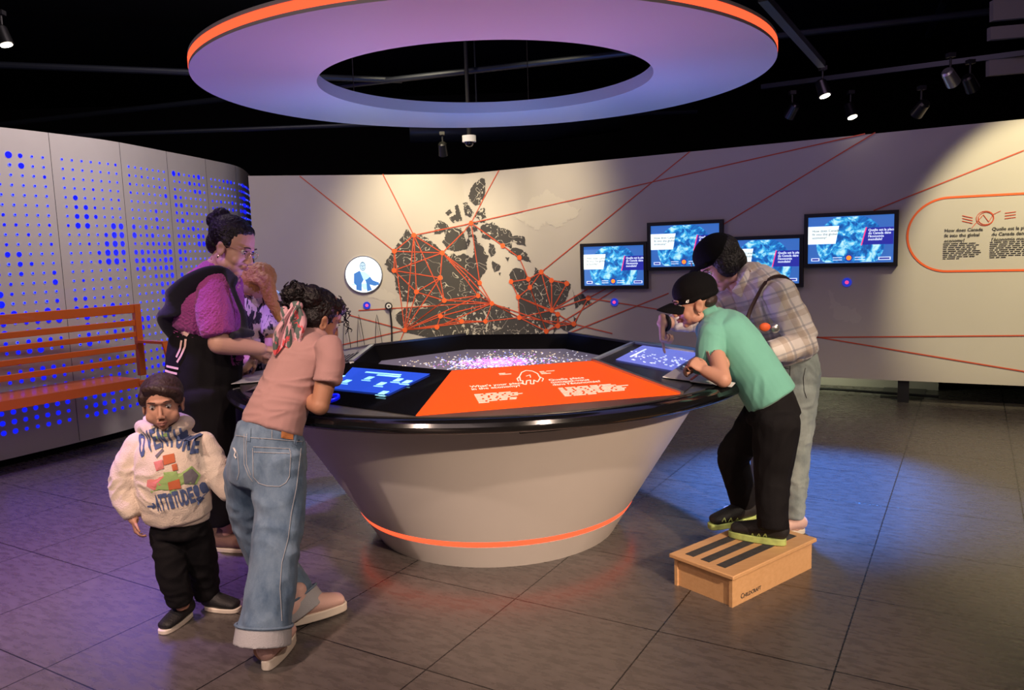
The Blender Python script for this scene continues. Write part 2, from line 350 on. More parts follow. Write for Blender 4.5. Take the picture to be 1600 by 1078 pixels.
ISL = [
 [(700,150),(720,110),(760,75),(790,75),(795,130),(790,190),(765,240),(735,245),(700,220),(690,180)],
 [(655,230),(680,225),(700,260),(722,290),(700,325),(668,300)], [(740,290),(770,262),(792,255),(800,320),(760,340),(733,320)],
 [(790,362),(840,350),(880,380),(950,400),(960,430),(1040,440),(1045,495),(1000,488),(960,470),(960,510),(900,492),(860,462),(800,452),(768,440),(765,370)],
 [(950,505),(1000,510),(1050,540),(1068,572),(1082,600),(1000,572),(940,535)],
 [(500,335),(550,355),(565,380),(510,420),(475,420),(475,380)], [(535,400),(580,390),(640,385),(678,470),(680,515),(620,530),(560,520),(522,470),(545,440)],
 [(540,290),(575,265),(590,290),(560,305)], [(600,250),(622,238),(640,300),(648,340),(590,350),(565,320),(610,300)],
 [(675,380),(700,372),(712,440),(688,442)], [(715,375),(745,370),(745,400),(720,410)], [(820,480),(850,490),(860,540),(830,570),(812,530)],
 [(835,590),(890,620),(880,650),(850,660),(833,620)], [(918,565),(946,570),(930,597)], [(880,660),(892,665),(884,682)], [(718,350),(745,346),(748,362),(722,364)],
 [(1340,760),(1350,810),(1400,795),(1430,830),(1460,850),(1440,870),(1390,860),(1355,890),(1350,830)],
 [(1210,940),(1250,915),(1260,960),(1240,990),(1300,972),(1350,990),(1348,930),(1367,960),(1360,1000),(1310,1032),(1250,1005),(1222,1045)], [(1250,890),(1300,885),(1272,900)],
 [(755,340),(800,335),(802,350),(760,352)], [(690,440),(700,470),(690,500),(678,470)]]
mb = MB()
for k, P in enumerate([LAND] + ISL):
    q = rough_poly(P, k*3.1, 6 if k else 5, 6); mural_poly(mb, [wuv(*p) for p in Z5(q)], .003)
mb.build('mural_map', 'mural_ink', wall_back)
mb = MB()
for P, sd in (([(1040,290),(1060,210),(1130,180),(1180,145),(1240,190),(1290,210),(1320,250),(1390,270),(1370,310),(1310,340),(1240,390),(1180,350),(1120,390),(1040,360),(965,310)], 1), ([(0,740),(60,760),(170,770),(240,810),(210,850),(120,830),(0,800)], 2), ([(235,880),(300,860),(350,870),(350,900),(300,890),(250,930),(225,930)], 5)):
    mural_poly(mb, [wuv(*p) for p in Z5(rough_poly(P, sd, 14, 9))], .002)
P = [(x/4.444+1240, y/4.444+300) for x, y in ((240,690),(300,720),(330,790),(420,820),(480,870),(420,920),(330,900),(260,800))]
mural_poly(mb, [wuv(*p) for p in rough_poly(P, 9, 6, 3)], .002)
mb.build('mural_cloud', 'mural_cloud', wall_right)
ND = dict(A=(646.5,367.5),B=(616,392.5),C=(615.5,422.5),D=(650.5,456),E=(687.5,434),F=(691,395),G=(736.5,348.5),H=(694,469.5),I=(688,494),J=(682.5,511),K=(632.5,515.5),L=(721,502),M=(759,502),N=(769,474),O=(747.5,462),P=(750,442),Q=(786,384),R=(812,402.5),S=(826,436),T=(799,440),U=(828.5,449),V=(810,464),W=(812,496),X=(846,425),Y=(862,438),Z=(886,443),a=(862.5,484.5),b=(872,491),c=(872,509),d=(854,517.5),e=(897,506),f=(919.5,465.5))
ED = 'AB AF AG AK AD BC CD BF CF DK DE DH EF EH EK FO FP GP GQ GF QR RS ST SX SU UV VW TV UX XY YZ Za Ya Xa Va Wa ab bc cd ce dU NW NO HO HK HN IK IN IJ JK JN KL LM MN MW LI Nd Nc KH CE ON BK FN AH eb fe fa OK PN MK We Ud Vb'.split()
def mline(mb, p, q, wd, off=.005):
    (u0, z0), (u1, z1) = wuv(*p), wuv(*q)
    segs = [((u0, z0), (u1, z1))]
    if u0*u1 < 0: t = u0/(u0-u1); m0 = (0, z0+(z1-z0)*t); segs = [((u0, z0), m0), (m0, (u1, z1))]
    for a, b in segs:
        right = (a[0]+b[0]) > 0; n, d = (N1, D1) if right else (N0, D0)
        pa, pb = S + d*abs(a[0]) + n*off + Vector((0, 0, a[1])), S + d*abs(b[0]) + n*off + Vector((0, 0, b[1]))
        mb.bar(pa, pb, wd, .0015, up=n)
mb = MB()
for e in ED: mline(mb, ND[e[0]], ND[e[1]], .011)
for p, q in (((468,275),'B'),((598,272),'A'),((780,266),(757,308)),((757,308),'G'),('G',(1352,209)),((1078,237),'X'),('d',(1368,207)),
             ((1365,329),(1600,235)),((560,485),'N'),((545,492),'K'),((520,542),'K'),('K',(622,540)),('f',(1100,495)),((890,520),(1045,458)),(('e'),(957,521)),((1276,527),(1606,524)),((1274,526),(1606,581)),('f',(1045,400)),('a',(1010,398))):
    p = ND[p] if isinstance(p, str) else p; q = ND[q] if isinstance(q, str) else q; mline(mb, p, q, .010)
mb.build('mural_line', 'mural_red', wall_right)
mb = MB()
for k, (x, y) in ND.items():
    u, z = wuv(x, y); n = N1 if u > 0 else N0; mb.disc(wp(u, z, .006), n, .028, .002, 12)
mb.build('mural_node', 'mural_node', wall_back)
# stadium outline with bilingual heading
mb = MB(); c0 = wuv(1482, 366); r0 = (wuv(1482, 308.5)[1] - wuv(1482, 423.7)[1])/2; zc = (wuv(1482, 308.5)[1] + wuv(1482, 423.7)[1])/2
arc = [(c0[0] + .0 - r0*math.sin(a), zc + r0*math.cos(a)) for a in [PI*i/28 for i in range(29)]]
arc = [(6.5, zc + r0)] + arc + [(6.5, zc - r0)]
for a, b in zip(arc[:-1], arc[1:]): mb.bar(wp(a[0], a[1], .004), wp(b[0], b[1], .004), .017, .002, up=N1)
mb.build('panel_outline', 'mural_node', wall_right)
def wtext(mb, body, px, size, off=.004, bold=0, ls=.95):
    u, z = wuv(*px); mb.add(*textmesh(body, size, wp(u, z, off), D1, (0, 0, 1), bold=bold, ls=ls))
mb = MB()
wtext(mb, 'How does Canada\nfit into the global\neconomy?', (1476, 362.5), .037, bold=.0006, ls=1.15)
wtext(mb, "Quelle est la place\ndu Canada dans\nl'économie mondiale?", (1550, 360), .037, bold=.0006, ls=1.15)
rnd = random.Random(5)
def word_lines(mb, u0, z0, wd, n, dz, h, fn, gap=.009):
    for i in range(n):
        x = 0; lim = wd*(rnd.uniform(.86, 1) if i < n-1 else .5)
        while x < lim:
            l = rnd.uniform(.02, .06); 
            if x + l > lim: break
            fn(mb, u0 + x, z0 - i*dz, l, h); x += l + gap
def wword(mb, u, z, l, h): mb.bar(wp(u, z, .004), wp(u + l, z, .004), h, .0012, up=N1)
u, z = wuv(1474, 381); word_lines(mb, u, z, .31, 9, .0155, .006, wword)
u, z = wuv(1547, 378.5); word_lines(mb, u, z, .36, 9, .0155, .006, wword)
mb.build('panel_text', 'ink', wall_right)
mb = MB(); u, z = wuv(1541, 341)
for r in (.062, .053):
    P = [(u + r*math.cos(a) - (r-.05)*.6, z + r*math.sin(a)*.95) for a in [2*PI*i/24 for i in range(25)]]
    for a, b in zip(P[:-1], P[1:]): mb.bar(wp(*a, .004), wp(*b, .004), .005, .0012, up=N1)
for a, b in (((-.10,-.075),(-.02,.03)),((-.02,.03),(.02,-.03)),((.02,-.03),(.05,.03)),((.05,.03),(.10,.055))): mb.bar(wp(u+a[0], z+a[1], .004), wp(u+b[0], z+b[1], .004), .005, .0012, up=N1)
for dx, dz, rot in ((-.17, .03, -.3), (.13, .035, .1)):
    for k in range(3):
        a = (u+dx, z+dz-k*.022); mb.bar(wp(a[0], a[1], .004), wp(a[0]+.075, a[1]+.075*rot, .004), .006, .0012, up=N1)
mb.build('panel_diagram', 'mural_red', wall_right)

# ---- dotted wall on the left
def catmull(P, n=12):
    P = [Vector(p) for p in P]; out = []
    for i in range(len(P)-1):
        p0, p1, p2, p3 = P[max(i-1, 0)], P[i], P[i+1], P[min(i+2, len(P)-1)]
        for j in range(n):
            t = j/n; out.append(.5*((2*p1) + (p2-p0)*t + (2*p0-5*p1+4*p2-p3)*t*t + (3*p1-p0-3*p2+p3)*t**3))
    out.append(P[-1]); return out
LW = catmull([(-4.75, 4.3), (-4.25, 4.85), (-3.78, 5.48), (-3.60, 5.78), (-3.44, 6.07), (-3.22, 6.58), (-3.08, 7.3), (-2.96, 8.0), (-2.90, 8.7), (-3.1, 9.7)], 10)
LWa = [0.]
for a, b in zip(LW[:-1], LW[1:]): LWa.append(LWa[-1] + (b-a).length)
def lw(s):
    i = max(0, min(len(LW)-2, next((k-1 for k, v in enumerate(LWa) if v > s), len(LW)-2))); t = (s - LWa[i])/(LWa[i+1]-LWa[i])
    p = LW[i].lerp(LW[i+1], t); d = (LW[i+1]-LW[i]).normalized(); return p, Vector((d.y, -d.x))
def zb_top(s): return 2.445
mb = MB(); n = len(LW); vs = []
for p, s in zip(LW, LWa):
    q, nn = lw(min(s, LWa[-1]-.01)); b = q - nn*.08
    vs += [(q.x, q.y, .06), (q.x, q.y, zb_top(s)), (b.x, b.y, zb_top(s)), (b.x, b.y, .06)]
mb.add(vs, [(i*4+j, i*4+(j+1) % 4, (i+1)*4+(j+1) % 4, (i+1)*4+j) for i in range(n-1) for j in range(4)] + [(0, 1, 2, 3), tuple((n-1)*4+j for j in range(4))])
wall_left = st(mb.build('wall_left', 'dot_wall', smooth=True))
mb = MB(); vs = []
for p, s in zip(LW, LWa):
    q, nn = lw(min(s, LWa[-1]-.01)); b = q - nn*.05; vs += [(b.x, b.y, 0), (b.x, b.y, .07)]
mb.add(vs, [(i*2, i*2+2, i*2+3, i*2+1) for i in range(n-1)]); st(mb.build('baseboard_left', 'black_matte'))
# arc position of the seam seen at pixel x=80
def s_at(px):
    best = min(range(len(LW)), key=lambda i: abs(800 + 0 - px + 0) if 0 else abs(proj_x(LW[i]) - px)); return LWa[best]
def proj_x(p, z=2.4):
    d = Vector((p.x, p.y, z-HC)); dep = d.y*math.cos(PITCH) - d.z*math.sin(PITCH); Y = (d.y*math.sin(PITCH) + d.z*math.cos(PITCH))/dep; X = d.x/dep
    c, s = math.cos(ROLL), math.sin(ROLL); return 800 + F*(c*X + s*Y)
s1 = s_at(80); PW = .64
dots, rings, seam = MB(), MB(), MB()
rnd = random.Random(11)
for pn in range(-3, 8):
    sa = s1 + pn*PW
    if sa > LWa[-1] - .1: break
    if sa > 0:
        p, nn = lw(sa); seam.bar((p.x+nn.x*.001, p.y+nn.y*.001, .07), (p.x+nn.x*.001, p.y+nn.y*.001, zb_top(0)), .003, .0015, up=(nn.x, nn.y, 0))
    for c in range(7):
        s = sa + .085 + c*.0815
        if s < .3 or s > LWa[-1]-.05: continue
        p, nn = lw(s); n3 = Vector((nn.x, nn.y, 0))
        for r in range(29):
            z = 2.255 - r*.0715
            v = noise.noise(Vector((s*3.3 + 7, z*3.3, 1.5))) + .55*noise.noise(Vector((s*9, z*9, 4.)))
            big = max(0., min(1., (v - .12)*2.6)); low = max(0, (.75 - z)*.6)
            rad = .0110 + .0135*big*(.45 if z < .75 else 1) + .0035*min(1, low*2)
            q = Vector((p.x, p.y, z)) + n3*.001
            if big > .22 or z < .75 or rnd.random() < .15: dots.disc(q, n3, rad, .003, 12)
            else:
                rings.disc(q, n3, rad, .003, 12); dots.disc(q + n3*.0032 + Vector((.002, 0, .001)), n3, rad*.62, .001, 10)
seam.build('panel_seam', 'dark_metal', wall_left)
mat('glow_dim_blue', (.2, .2, .9), .3, emit=(.10, .16, .75), estr=.8)
dots.build('wall_dot', 'glow_blue', wall_left, kind='stuff'); rings.build('wall_dot_ring', 'glow_dim_blue', wall_left, kind='stuff')
# area lamps added just off the wall for the dots' blue spill
for s, zc, pw in ((s1+.2, 1.5, 7), (s1+1.3, 1.5, 6)):
    p, nn = lw(s); a = area((p.x+nn.x*.10, p.y+nn.y*.10, zc), (p.x+nn.x*3, p.y+nn.y*3, .2), pw, (.12, .08, 1), .9, 1.7)

# ---- bench
f0, f1 = fl(0, 628, .56), fl(218, 591.5, .56); bd = (f1 - f0).normalized(); bn = Vector((bd.y, -bd.x, 0))   # bn towards the visitors
be = thing('bench', 'orange slatted metal bench with armrest in front of the dotted wall', 'bench', (f1.x, f1.y, 0))
fa = f1 - bd*2.2; back = -bn*.42
mb = MB(); mb.prism([fa, f1, f1 + back, fa + back], (0, 0, -.012)); mb.build('seat', 'orange_paint', be)
mb = MB(); mb.bar(fa + Vector((0, 0, -.032)), f1 + Vector((0, 0, -.032)), .012, .064); mb.build('seat_rail', 'orange_paint', be)
e1 = at(212, 475, 6.33); e0 = at(0, 491, 5.5); bkd = (e1 - e0); bkd.z = 0; bkd.normalize()
def bk(px, py): return onplane(px, py, e1, bkd.cross(Vector((0, 0, 1))))
for (ya, yb, yc, yd) in ((492,507,475,489),(521,530,499,509),(544,552,516,525),(566,575,536,545),(590,599,556,565)):
    A0, A1 = bk(0, ya), bk(0, yb); B0, B1 = bk(212, yc), bk(212, yd); a = (A0+A1)/2; b = (B0+B1)/2; zz = (b.z+a.z)/2; a.z = b.z = zz; h = ((A0.z-A1.z)+(B0.z-B1.z))/2
    a = b - bkd*2.3; mb = MB(); mb.bar(a, b, .02, h); mb.build('back_slat', 'orange_paint', be, bevel=.003)
pt, pb = Vector((e1.x, e1.y, e1.z)), Vector((e1.x, e1.y, .54)); off = Vector((0, 0, 0))
for k in (0, 1):
    o = -bkd*2.3*k; mb = MB(); mb.bar(pt + o, pb + o, .045, .05, up=bkd); mb.build('back_post', 'orange_paint', be)
ar0 = bk(215, 533); arm = [ar0, ar0 + bn*.36, ar0 + bn*.44 + Vector((0, 0, -.22))]
mb = MB(); mb.bar(arm[0], arm[1], .05, .02); mb.bar(arm[1], arm[2] , .05, .02, up=bn); mb.build('armrest', 'orange_paint', be)
for k in (0, 1):
    for q in (0, 1):
        p = f1 - bd*(.06 + 2.0*k) - bn*(.03 + .33*q); mb = MB(); mb.bar((p.x, p.y, 0), (p.x, p.y, .5), .04, .04, up=bn)
        if k: mb.build('leg', 'orange_paint', be)
mb = MB(); g_ = arm[2] + Vector((0, 0, 0)); mb.bar(g_ + Vector((0, 0, .01)), (g_.x, g_.y, 0), .05, .05, up=bn); mb.bar((g_.x, g_.y, .535), f1 + Vector((0, 0, -.03)), .04, .03); mb.build('leg', 'orange_paint', be)

# ---- wall screens
def tv(u0, u1, z0, z1, lab, hide=0):
    c = wp((u0+u1)/2, z0, .0); t = thing('wall_screen', lab, 'screen', c, 'quiz screens on the mural wall')
    mb = MB(); w_, h_ = u1-u0, z1-z0; fr = .034
    def W(u, z, off): return wp(u, z, off)
    for a, b, c_, d in ((u0, u1, z0, z0+fr), (u0, u1, z1-fr, z1), (u0, u0+fr, z0+fr, z1-fr), (u1-fr, u1, z0+fr, z1-fr)):
        mb.prism([W(a, c_, .004), W(b, c_, .004), W(b, d, .004), W(a, d, .004)], N1*.056)
    mb.build('frame', 'black', t)
    a, b, c_, d = u0+fr, u1-fr, z0+fr, z1-fr
    mb = MB(); mb.prism([W(a, c_, .02), W(b, c_, .02), W(b, d, .02), W(a, d, .02)], N1*.02); scr = mb.build('display', 'glow_blueprint', t)
    sw, sh = b-a, d-c_
    X = lambda f: a + sw*f
    Zf = lambda f: c_ + sh*f
    P = [(X(.50)+.40*sw*math.cos(t_)*1.0, Zf(.42)+.62*sh*math.sin(t_)) for t_ in [2*PI*i/48 for i in range(48)]]
    P = [(min(max(x, X(.01)), X(.985)), min(max(z, Zf(.02)), Zf(.985))) for x, z in P]
    mb = MB(); mb.prism([W(x, z, .0405) for x, z in P], N1*.0008); mb.build('globe_picture', 'glow_earth', scr)
    mb = MB(); mb.prism([W(X(0), Zf(.42), .042), W(X(.33), Zf(.42), .042), W(X(.37), Zf(.80), .042), W(X(0), Zf(.80), .042)], N1*.001); mb.build('caption_panel', 'glow_white', scr)
    mb = MB(); mb.prism([W(X(.64), Zf(.38), .042), W(X(.995), Zf(.38), .042), W(X(.995), Zf(.74), .042), W(X(.69), Zf(.74), .042)], N1*.001); mb.build('caption_panel', 'glow_navy', scr)
    mb = MB(); mb.prism([W(X(.625), Zf(.37), .042), W(X(.64), Zf(.37), .042), W(X(.695), Zf(.75), .042), W(X(.68), Zf(.75), .042)], N1*.0012); mb.build('caption_edge', 'glow_pink', scr)
    mb = MB(); mb.add(*textmesh('How does Canada\nfit into the global\neconomy?', .030, W(X(.05), Zf(.68), .0435), D1, (0, 0, 1), bold=.0003)); mb.build('caption_text', 'ink', scr)
    mb = MB(); mb.add(*textmesh("Quelle est la place\ndu Canada dans\nl'économie\nmondiale?", .028, W(X(.71), Zf(.665), .0435), D1, (0, 0, 1), bold=.0008, ls=.95))
    mb.build('caption_text', 'glow_text', scr)
    mb = MB()
    for k in range(2):
        mb.bar(W(X(.30), Zf(.12-.05*k), .0435), W(X(.41), Zf(.12-.05*k), .0435), .006, .001, up=N1); mb.bar(W(X(.56), Zf(.12-.05*k), .0435), W(X(.68), Zf(.12-.05*k), .0435), .006, .001, up=N1)
    mb.build('menu_text', 'glow_text', scr)
    mb = MB(); mb.disc(W(X(.49), Zf(.11), .042), N1, .030, .001, 20); mb.build('start_ring', 'glow_navy', scr)
    mb = MB(); mb.disc(W(X(.49), Zf(.11), .0435), N1, .021, .001, 20); mb.build('start_button', 'glow_orange', scr)
    for f0_, f1_ in ((.04, .14), (.83, .97)):
        mb = MB(); mb.bar(W(X(f0_), Zf(.085), .042), W(X(f1_), Zf(.085), .042), .026, .001, up=N1); mb.build('menu_pill', 'glow_text', scr)
        mb = MB(); mb.bar(W(X(f0_)+.008, Zf(.085), .0435), W(X(f1_)-.008, Zf(.085), .0435), .014, .001, up=N1); mb.build('menu_pill_centre', 'glow_navy', scr)
    return t
tv(1.408, 2.12, 1.025, 1.491, 'leftmost and lowest-left wall screen beside the map, nothing in front of it')
tv(2.126, 2.866, 1.203, 1.672, 'wall screen second from the left, mounted higher, above the boy in the black cap')
tv(2.870, 3.586, 1.029, 1.504, 'wall screen third from the left, partly hidden behind the plaid-shirted woman')
tv(3.590, 4.352, 1.204, 1.682, 'rightmost wall screen, mounted high beside the lit text panel')
# mounting bracket / call buttons / portrait roundel
def roundbtn(px, lab):
    u, z = wuv(*px); n = N1 if u > 0 else N0; t = thing('wall_button', lab, 'button', wp(u, z, 0), 'round blue buttons on the mural wall')
    mb = MB(); mb.disc(wp(u, z, .001), n, .040, .012, 24); mb.build('rim', 'glow_blue_soft', t)
    mb = MB(); mb.disc(wp(u, z, .013), n, .016, .006, 16); mb.build('push_cap', 'glow_pink', t)
mat('glow_blue_soft', (.01, .02, .3), .3, emit=(.02, .04, .55), estr=.8)
roundbtn((573, 477), 'small round blue button with pink centre below the portrait disc')
roundbtn((960.5, 472), 'small round blue button with pink centre below the leftmost wall screen')
roundbtn((1323.5, 441), 'small round blue button with pink centre below the rightmost wall screen')
u, z = wuv(568, 429); t = thing('portrait_disc', 'glowing white round screen showing a man in a blue suit', 'screen', wp(u, z, 0))
R_ = .193
mb = MB(); mb.disc(wp(u, z, .001), N0, R_+.012, .018, 48); mb.build('rim', 'silver', t)
mb = MB(); mb.disc(wp(u, z, .019), N0, R_, .002, 48); face = mb.build('display', 'glow_white', t)
def wpoly(mb, pts, off): mb.prism([wp(u + (x-295)/166*R_*1.02, z - (y-297)/166*R_*1.02, off) for x, y in pts], N0*.0008)
mat('glow_suit', (.05, .15, .4), .3, emit=(.035, .14, .42), estr=1.0); mat('glow_suit_light', (.4, .7, .9), .3, emit=(.35, .72, .95), estr=1.0); mat('glow_line', (.1, .2, .3), .3, emit=(.12, .22, .32), estr=.8)
for nm_, m_, pl, o_ in (('suit', 'glow_suit', [(208,285),(262,258),(292,345),(272,378),(270,446),(222,434),(222,390),(203,372)], .0229), ('suit', 'glow_suit', [(306,345),(322,340),(352,318),(376,352),(430,374),(428,394),(390,404),(345,390),(364,440),(318,452),(316,380)], .0229),
                        ('shirt', 'glow_suit_light', [(264,266),(300,268),(335,292),(355,312),(352,340),(300,350),(284,345)], .0222), ('papers', 'glow_suit_light', [(258,378),(345,376),(332,402),(318,436),(288,436),(270,400)], .0226), ('table_line', 'glow_suit_light', [(176,380),(258,376),(258,388),(180,392)], .0226),
                        ('head', 'glow_face', [(291+25*math.cos(a), 220+40*math.sin(a)) for a in [2*PI*k/20 for k in range(20)]], .0222)):
    if m_ not in MATS: mat('glow_face', (.4, .5, .6), .3, emit=(.30, .48, .62), estr=1.0)
    mb = MB(); wpoly(mb, pl, o_); mb.build(nm_, m_, face)
mb = MB(); hp = [(291+26*math.cos(a), 219+41*math.sin(a)) for a in [2*PI*i/20 for i in range(21)]]
def fb(x0, y0, x1, y1, w_=.006): mb.bar(wp(u+(x0-295)/166*R_, z-(y0-297)/166*R_, .0236), wp(u+(x1-295)/166*R_, z-(y1-297)/166*R_, .0236), w_, .001, up=N0)
for a, b in zip(hp[:-1], hp[1:]): fb(a[0], a[1], b[0], b[1])
for q in ((272,192,284,184),(284,184,304,186),(304,186,312,196),(275,212,287,212),(295,212,308,212),(290,215,291,228),(283,242,300,240)): fb(*q)
mb.build('face_outline', 'glow_line', face)
# earpiece cords hanging in front of the back leaf
u, z = wuv(607, 478); t = thing('listening_handset', 'round black and white earpiece hung on the mural wall right of the portrait disc', 'handset', wp(u, z, 0))
mb = MB(); mb.disc(wp(u, z, .001), N0, .040, .03, 24); mb.build('body', 'black', t)
mb = MB(); mb.disc(wp(u, z, .031), N0, .027, .004, 20); mb.build('ear_pad', 'paper', t)
mb = MB(); mb.disc(wp(u, z, .035), N0, .010, .003, 12); mb.build('speaker_hole', 'black', t)
mb = MB(); mb.tube([wp(u+.01, z-.02, .04), wp(u+.02, z-.2, .05), wp(u+.01, z-.45, .05), wp(u, z-.75, .04)], .009); mb.build('cord', 'black', t)
for x, lab in ((588, 'thin black looped cord hanging just left of the round earpiece'), (560, 'thin black looped cord hanging second from the earpiece, above the table edge'), (538, 'thin black looped cord hanging behind the curly-haired girl')):
    u, z = wuv(x, 491); mb = MB(); mb.tube([wp(u-.035, z-.75, .05), wp(u-.03, z-.3, .06), wp(u-.01, z-.05, .06), wp(u, z, .05), wp(u+.012, z-.06, .06), wp(u+.04, z-.28, .06), wp(u+.07, z-.75, .05)], .0035, 6)
    mb.build('hanging_cord', 'black', label=lab, category='cord', group='looped cords on the mural wall')

# ================================================================ the kiosk
KC = Vector((-.11, 4.10, 0)); A0_ = -1.779; RI, ZI, RO, ZO = .75, .94, 1.25, .845
ki = thing('kiosk_table', 'large round heptagonal interactive kiosk on a pale conical base under the ring', 'kiosk', KC)
def vtx(k, r, z): a = A0_ + k*2*PI/7; return KC + Vector((r*math.cos(a), r*math.sin(a), z))
def cone_r(z): return .633 + .615*z
mb = MB(); c = (KC.x, KC.y, 0)
mb.lathe([(.60, 0), (.633, .0), (cone_r(.125), .125), (cone_r(.125)-.012, .127), (cone_r(.155)-.012, .155), (cone_r(.155), .157), (cone_r(.79), .79), (.5, .79)], 128, c); mb.build('body', 'kiosk_white', ki, smooth=True)
mb = MB(); mb.lathe([(cone_r(.128)-.012, .129), (cone_r(.128)+.001, .129), (cone_r(.153)+.001, .153), (cone_r(.153)-.012, .153)], 128, c); mb.build('light_strip', 'orange_glow', ki, smooth=True)
mb = MB(); mb.lathe([(1.0, .785), (1.28, .785), (1.305, .79), (1.32, .803), (1.325, .818), (1.318, .832), (1.30, .841), (1.27, .843), (1.0, .843)], 128, c); mb.build('rim', 'black_gloss', ki, smooth=True)
# grey top plate segments between rim and panels
mb = MB(); mb.lathe([(.9, .840), (1.262, .8435), (1.262, .8465), (.9, .8465)], 128, c); mb.build('top_plate', 'brushed', ki)
def facet(k, material, name='panel', z0=.0, inset=0., th=.02, parent=None):
    P = [vtx(k, RO, ZO+.004), vtx(k+1, RO, ZO+.004), vtx(k+1, RI, ZI), vtx(k, RI, ZI)]
    cc = sum(P, Vector())/4; P = [p + (cc-p).normalized()*inset for p in P]; n = (P[1]-P[0]).cross(P[3]-P[0]).normalized()
    if n.z < 0: n = -n
    mb = MB(); mb.prism([p + n*z0 for p in P], -n*th); return mb.build(name, material, parent or ki), n, P
def fpt(k, px): 
    n = (vtx(k+1, RO, ZO+.004)-vtx(k, RO, ZO+.004)).cross(vtx(k, RI, ZI)-vtx(k, RO, ZO+.004)).normalized(); n = n if n.z > 0 else -n
    return onplane(px[0], px[1], vtx(k, RI, ZI), n), n
pan = {}
for k, m_ in enumerate(('orange_panel', 'dark_metal', 'dark_metal', 'dark_metal', 'dark_metal', 'silver', 'black_gloss')): pan[k] = facet(k, m_, 'orange_panel' if k == 0 else 'station_panel')
# light trim along the ridge between stations
for k in range(7):
    a, b = vtx(k, RI+.0, ZI+.004), vtx(k, RO, ZO+.006)
    if k in (1, 2, 3, 5): mb = MB(); mb.bar(a, b, .02, .012); mb.build('edge_trim', 'silver', ki)
for k in (1, 2, 4, 5):
    a, b = vtx(k, RI, ZI+.003), vtx(k+1, RI, ZI+.003); mb = MB(); mb.bar(a, b, .022, .010); mb.build('inner_trim', 'silver' if k in (1, 5) else 'black', ki)
# well: black walls and a floor whose projected light is put in as emission
mb = MB(); zf = .842
for k in range(7):
    a, b = vtx(k, RI-.005, ZI), vtx(k+1, RI-.005, ZI); a2, b2 = vtx(k, RI-.06, zf+.004), vtx(k+1, RI-.06, zf+.004)
    mb.add([a, b, b2, a2], [(0, 1, 2, 3)])
mb.build('well_wall', 'black_matte', ki)
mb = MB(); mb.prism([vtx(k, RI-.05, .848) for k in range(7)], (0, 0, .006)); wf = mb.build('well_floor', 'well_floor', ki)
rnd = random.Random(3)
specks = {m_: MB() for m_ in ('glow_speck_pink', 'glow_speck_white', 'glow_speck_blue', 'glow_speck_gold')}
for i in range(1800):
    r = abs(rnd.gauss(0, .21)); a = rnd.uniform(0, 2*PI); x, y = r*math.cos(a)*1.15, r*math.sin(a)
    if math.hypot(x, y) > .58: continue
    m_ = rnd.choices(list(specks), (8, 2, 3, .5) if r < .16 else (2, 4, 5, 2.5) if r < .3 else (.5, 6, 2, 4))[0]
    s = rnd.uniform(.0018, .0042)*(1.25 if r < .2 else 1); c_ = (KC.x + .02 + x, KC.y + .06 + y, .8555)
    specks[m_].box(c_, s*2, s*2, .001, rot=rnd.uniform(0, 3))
for m_, b_ in specks.items(): b_.build('light_speck', m_, wf, kind='stuff')  # projected points of light, painted as small glowing squares
# orange panel print
n = pan[0][1]; xd = (vtx(1, RO, ZO)-vtx(0, RO, ZO)).normalized(); yd = n.cross(xd)
def otext(mb, body, px, size, bold=.0008, ls=.9):
    p, _ = fpt(0, px); mb.add(*textmesh(body, size, p, xd, yd, bold=bold, thick=.001, ls=ls))
mb = MB(); otext(mb, "What's your place\nin the economy?", (735, 606), .031); otext(mb, "Quelle place\noccupez-vous\ndans l'économie?", (858, 595.5), .031)
def oword(org):
    def fn(mb, u, z, l, h): a = org + xd*u + yd*z + n*.0012; mb.bar(a, a + xd*l, h, .001, up=n)
    return fn
p, _ = fpt(0, (741, 617)); word_lines(mb, 0, 0, .21, 8, .0125, .0045, oword(p)); p, _ = fpt(0, (872, 607)); word_lines(mb, 0, 0, .31, 8, .0125, .0045, oword(p))
p, _ = fpt(0, (779, 584)); word_lines(mb, 0, 0, .08, 3, .014, .004, oword(p)); p, _ = fpt(0, (843, 581)); word_lines(mb, 0, 0, .09, 3, .014, .004, oword(p))
L_ = [(812,588),(815,582),(822,579),(832,580),(840,584),(844,591),(840,597),(834,594),(834,600),(829,600),(829,594),(823,595),(822,601),(817,600),(817,595),(813,595),(812,588),(808,592),(810,596)]
Q = [fpt(0, q)[0] + n*.001 for q in L_]
for a, b in zip(Q[:-1], Q[1:]): mb.bar(a, b, .005, .001, up=n)
for q in (((822,588),(828,586)),((828,586),(829,590)),((844,589),(849,592)),((849,592),(847,596))): mb.bar(fpt(0, q[0])[0]+n*.001, fpt(0, q[1])[0]+n*.001, .004, .001, up=n)
mb.build('panel_print', 'white_print', pan[0][0])
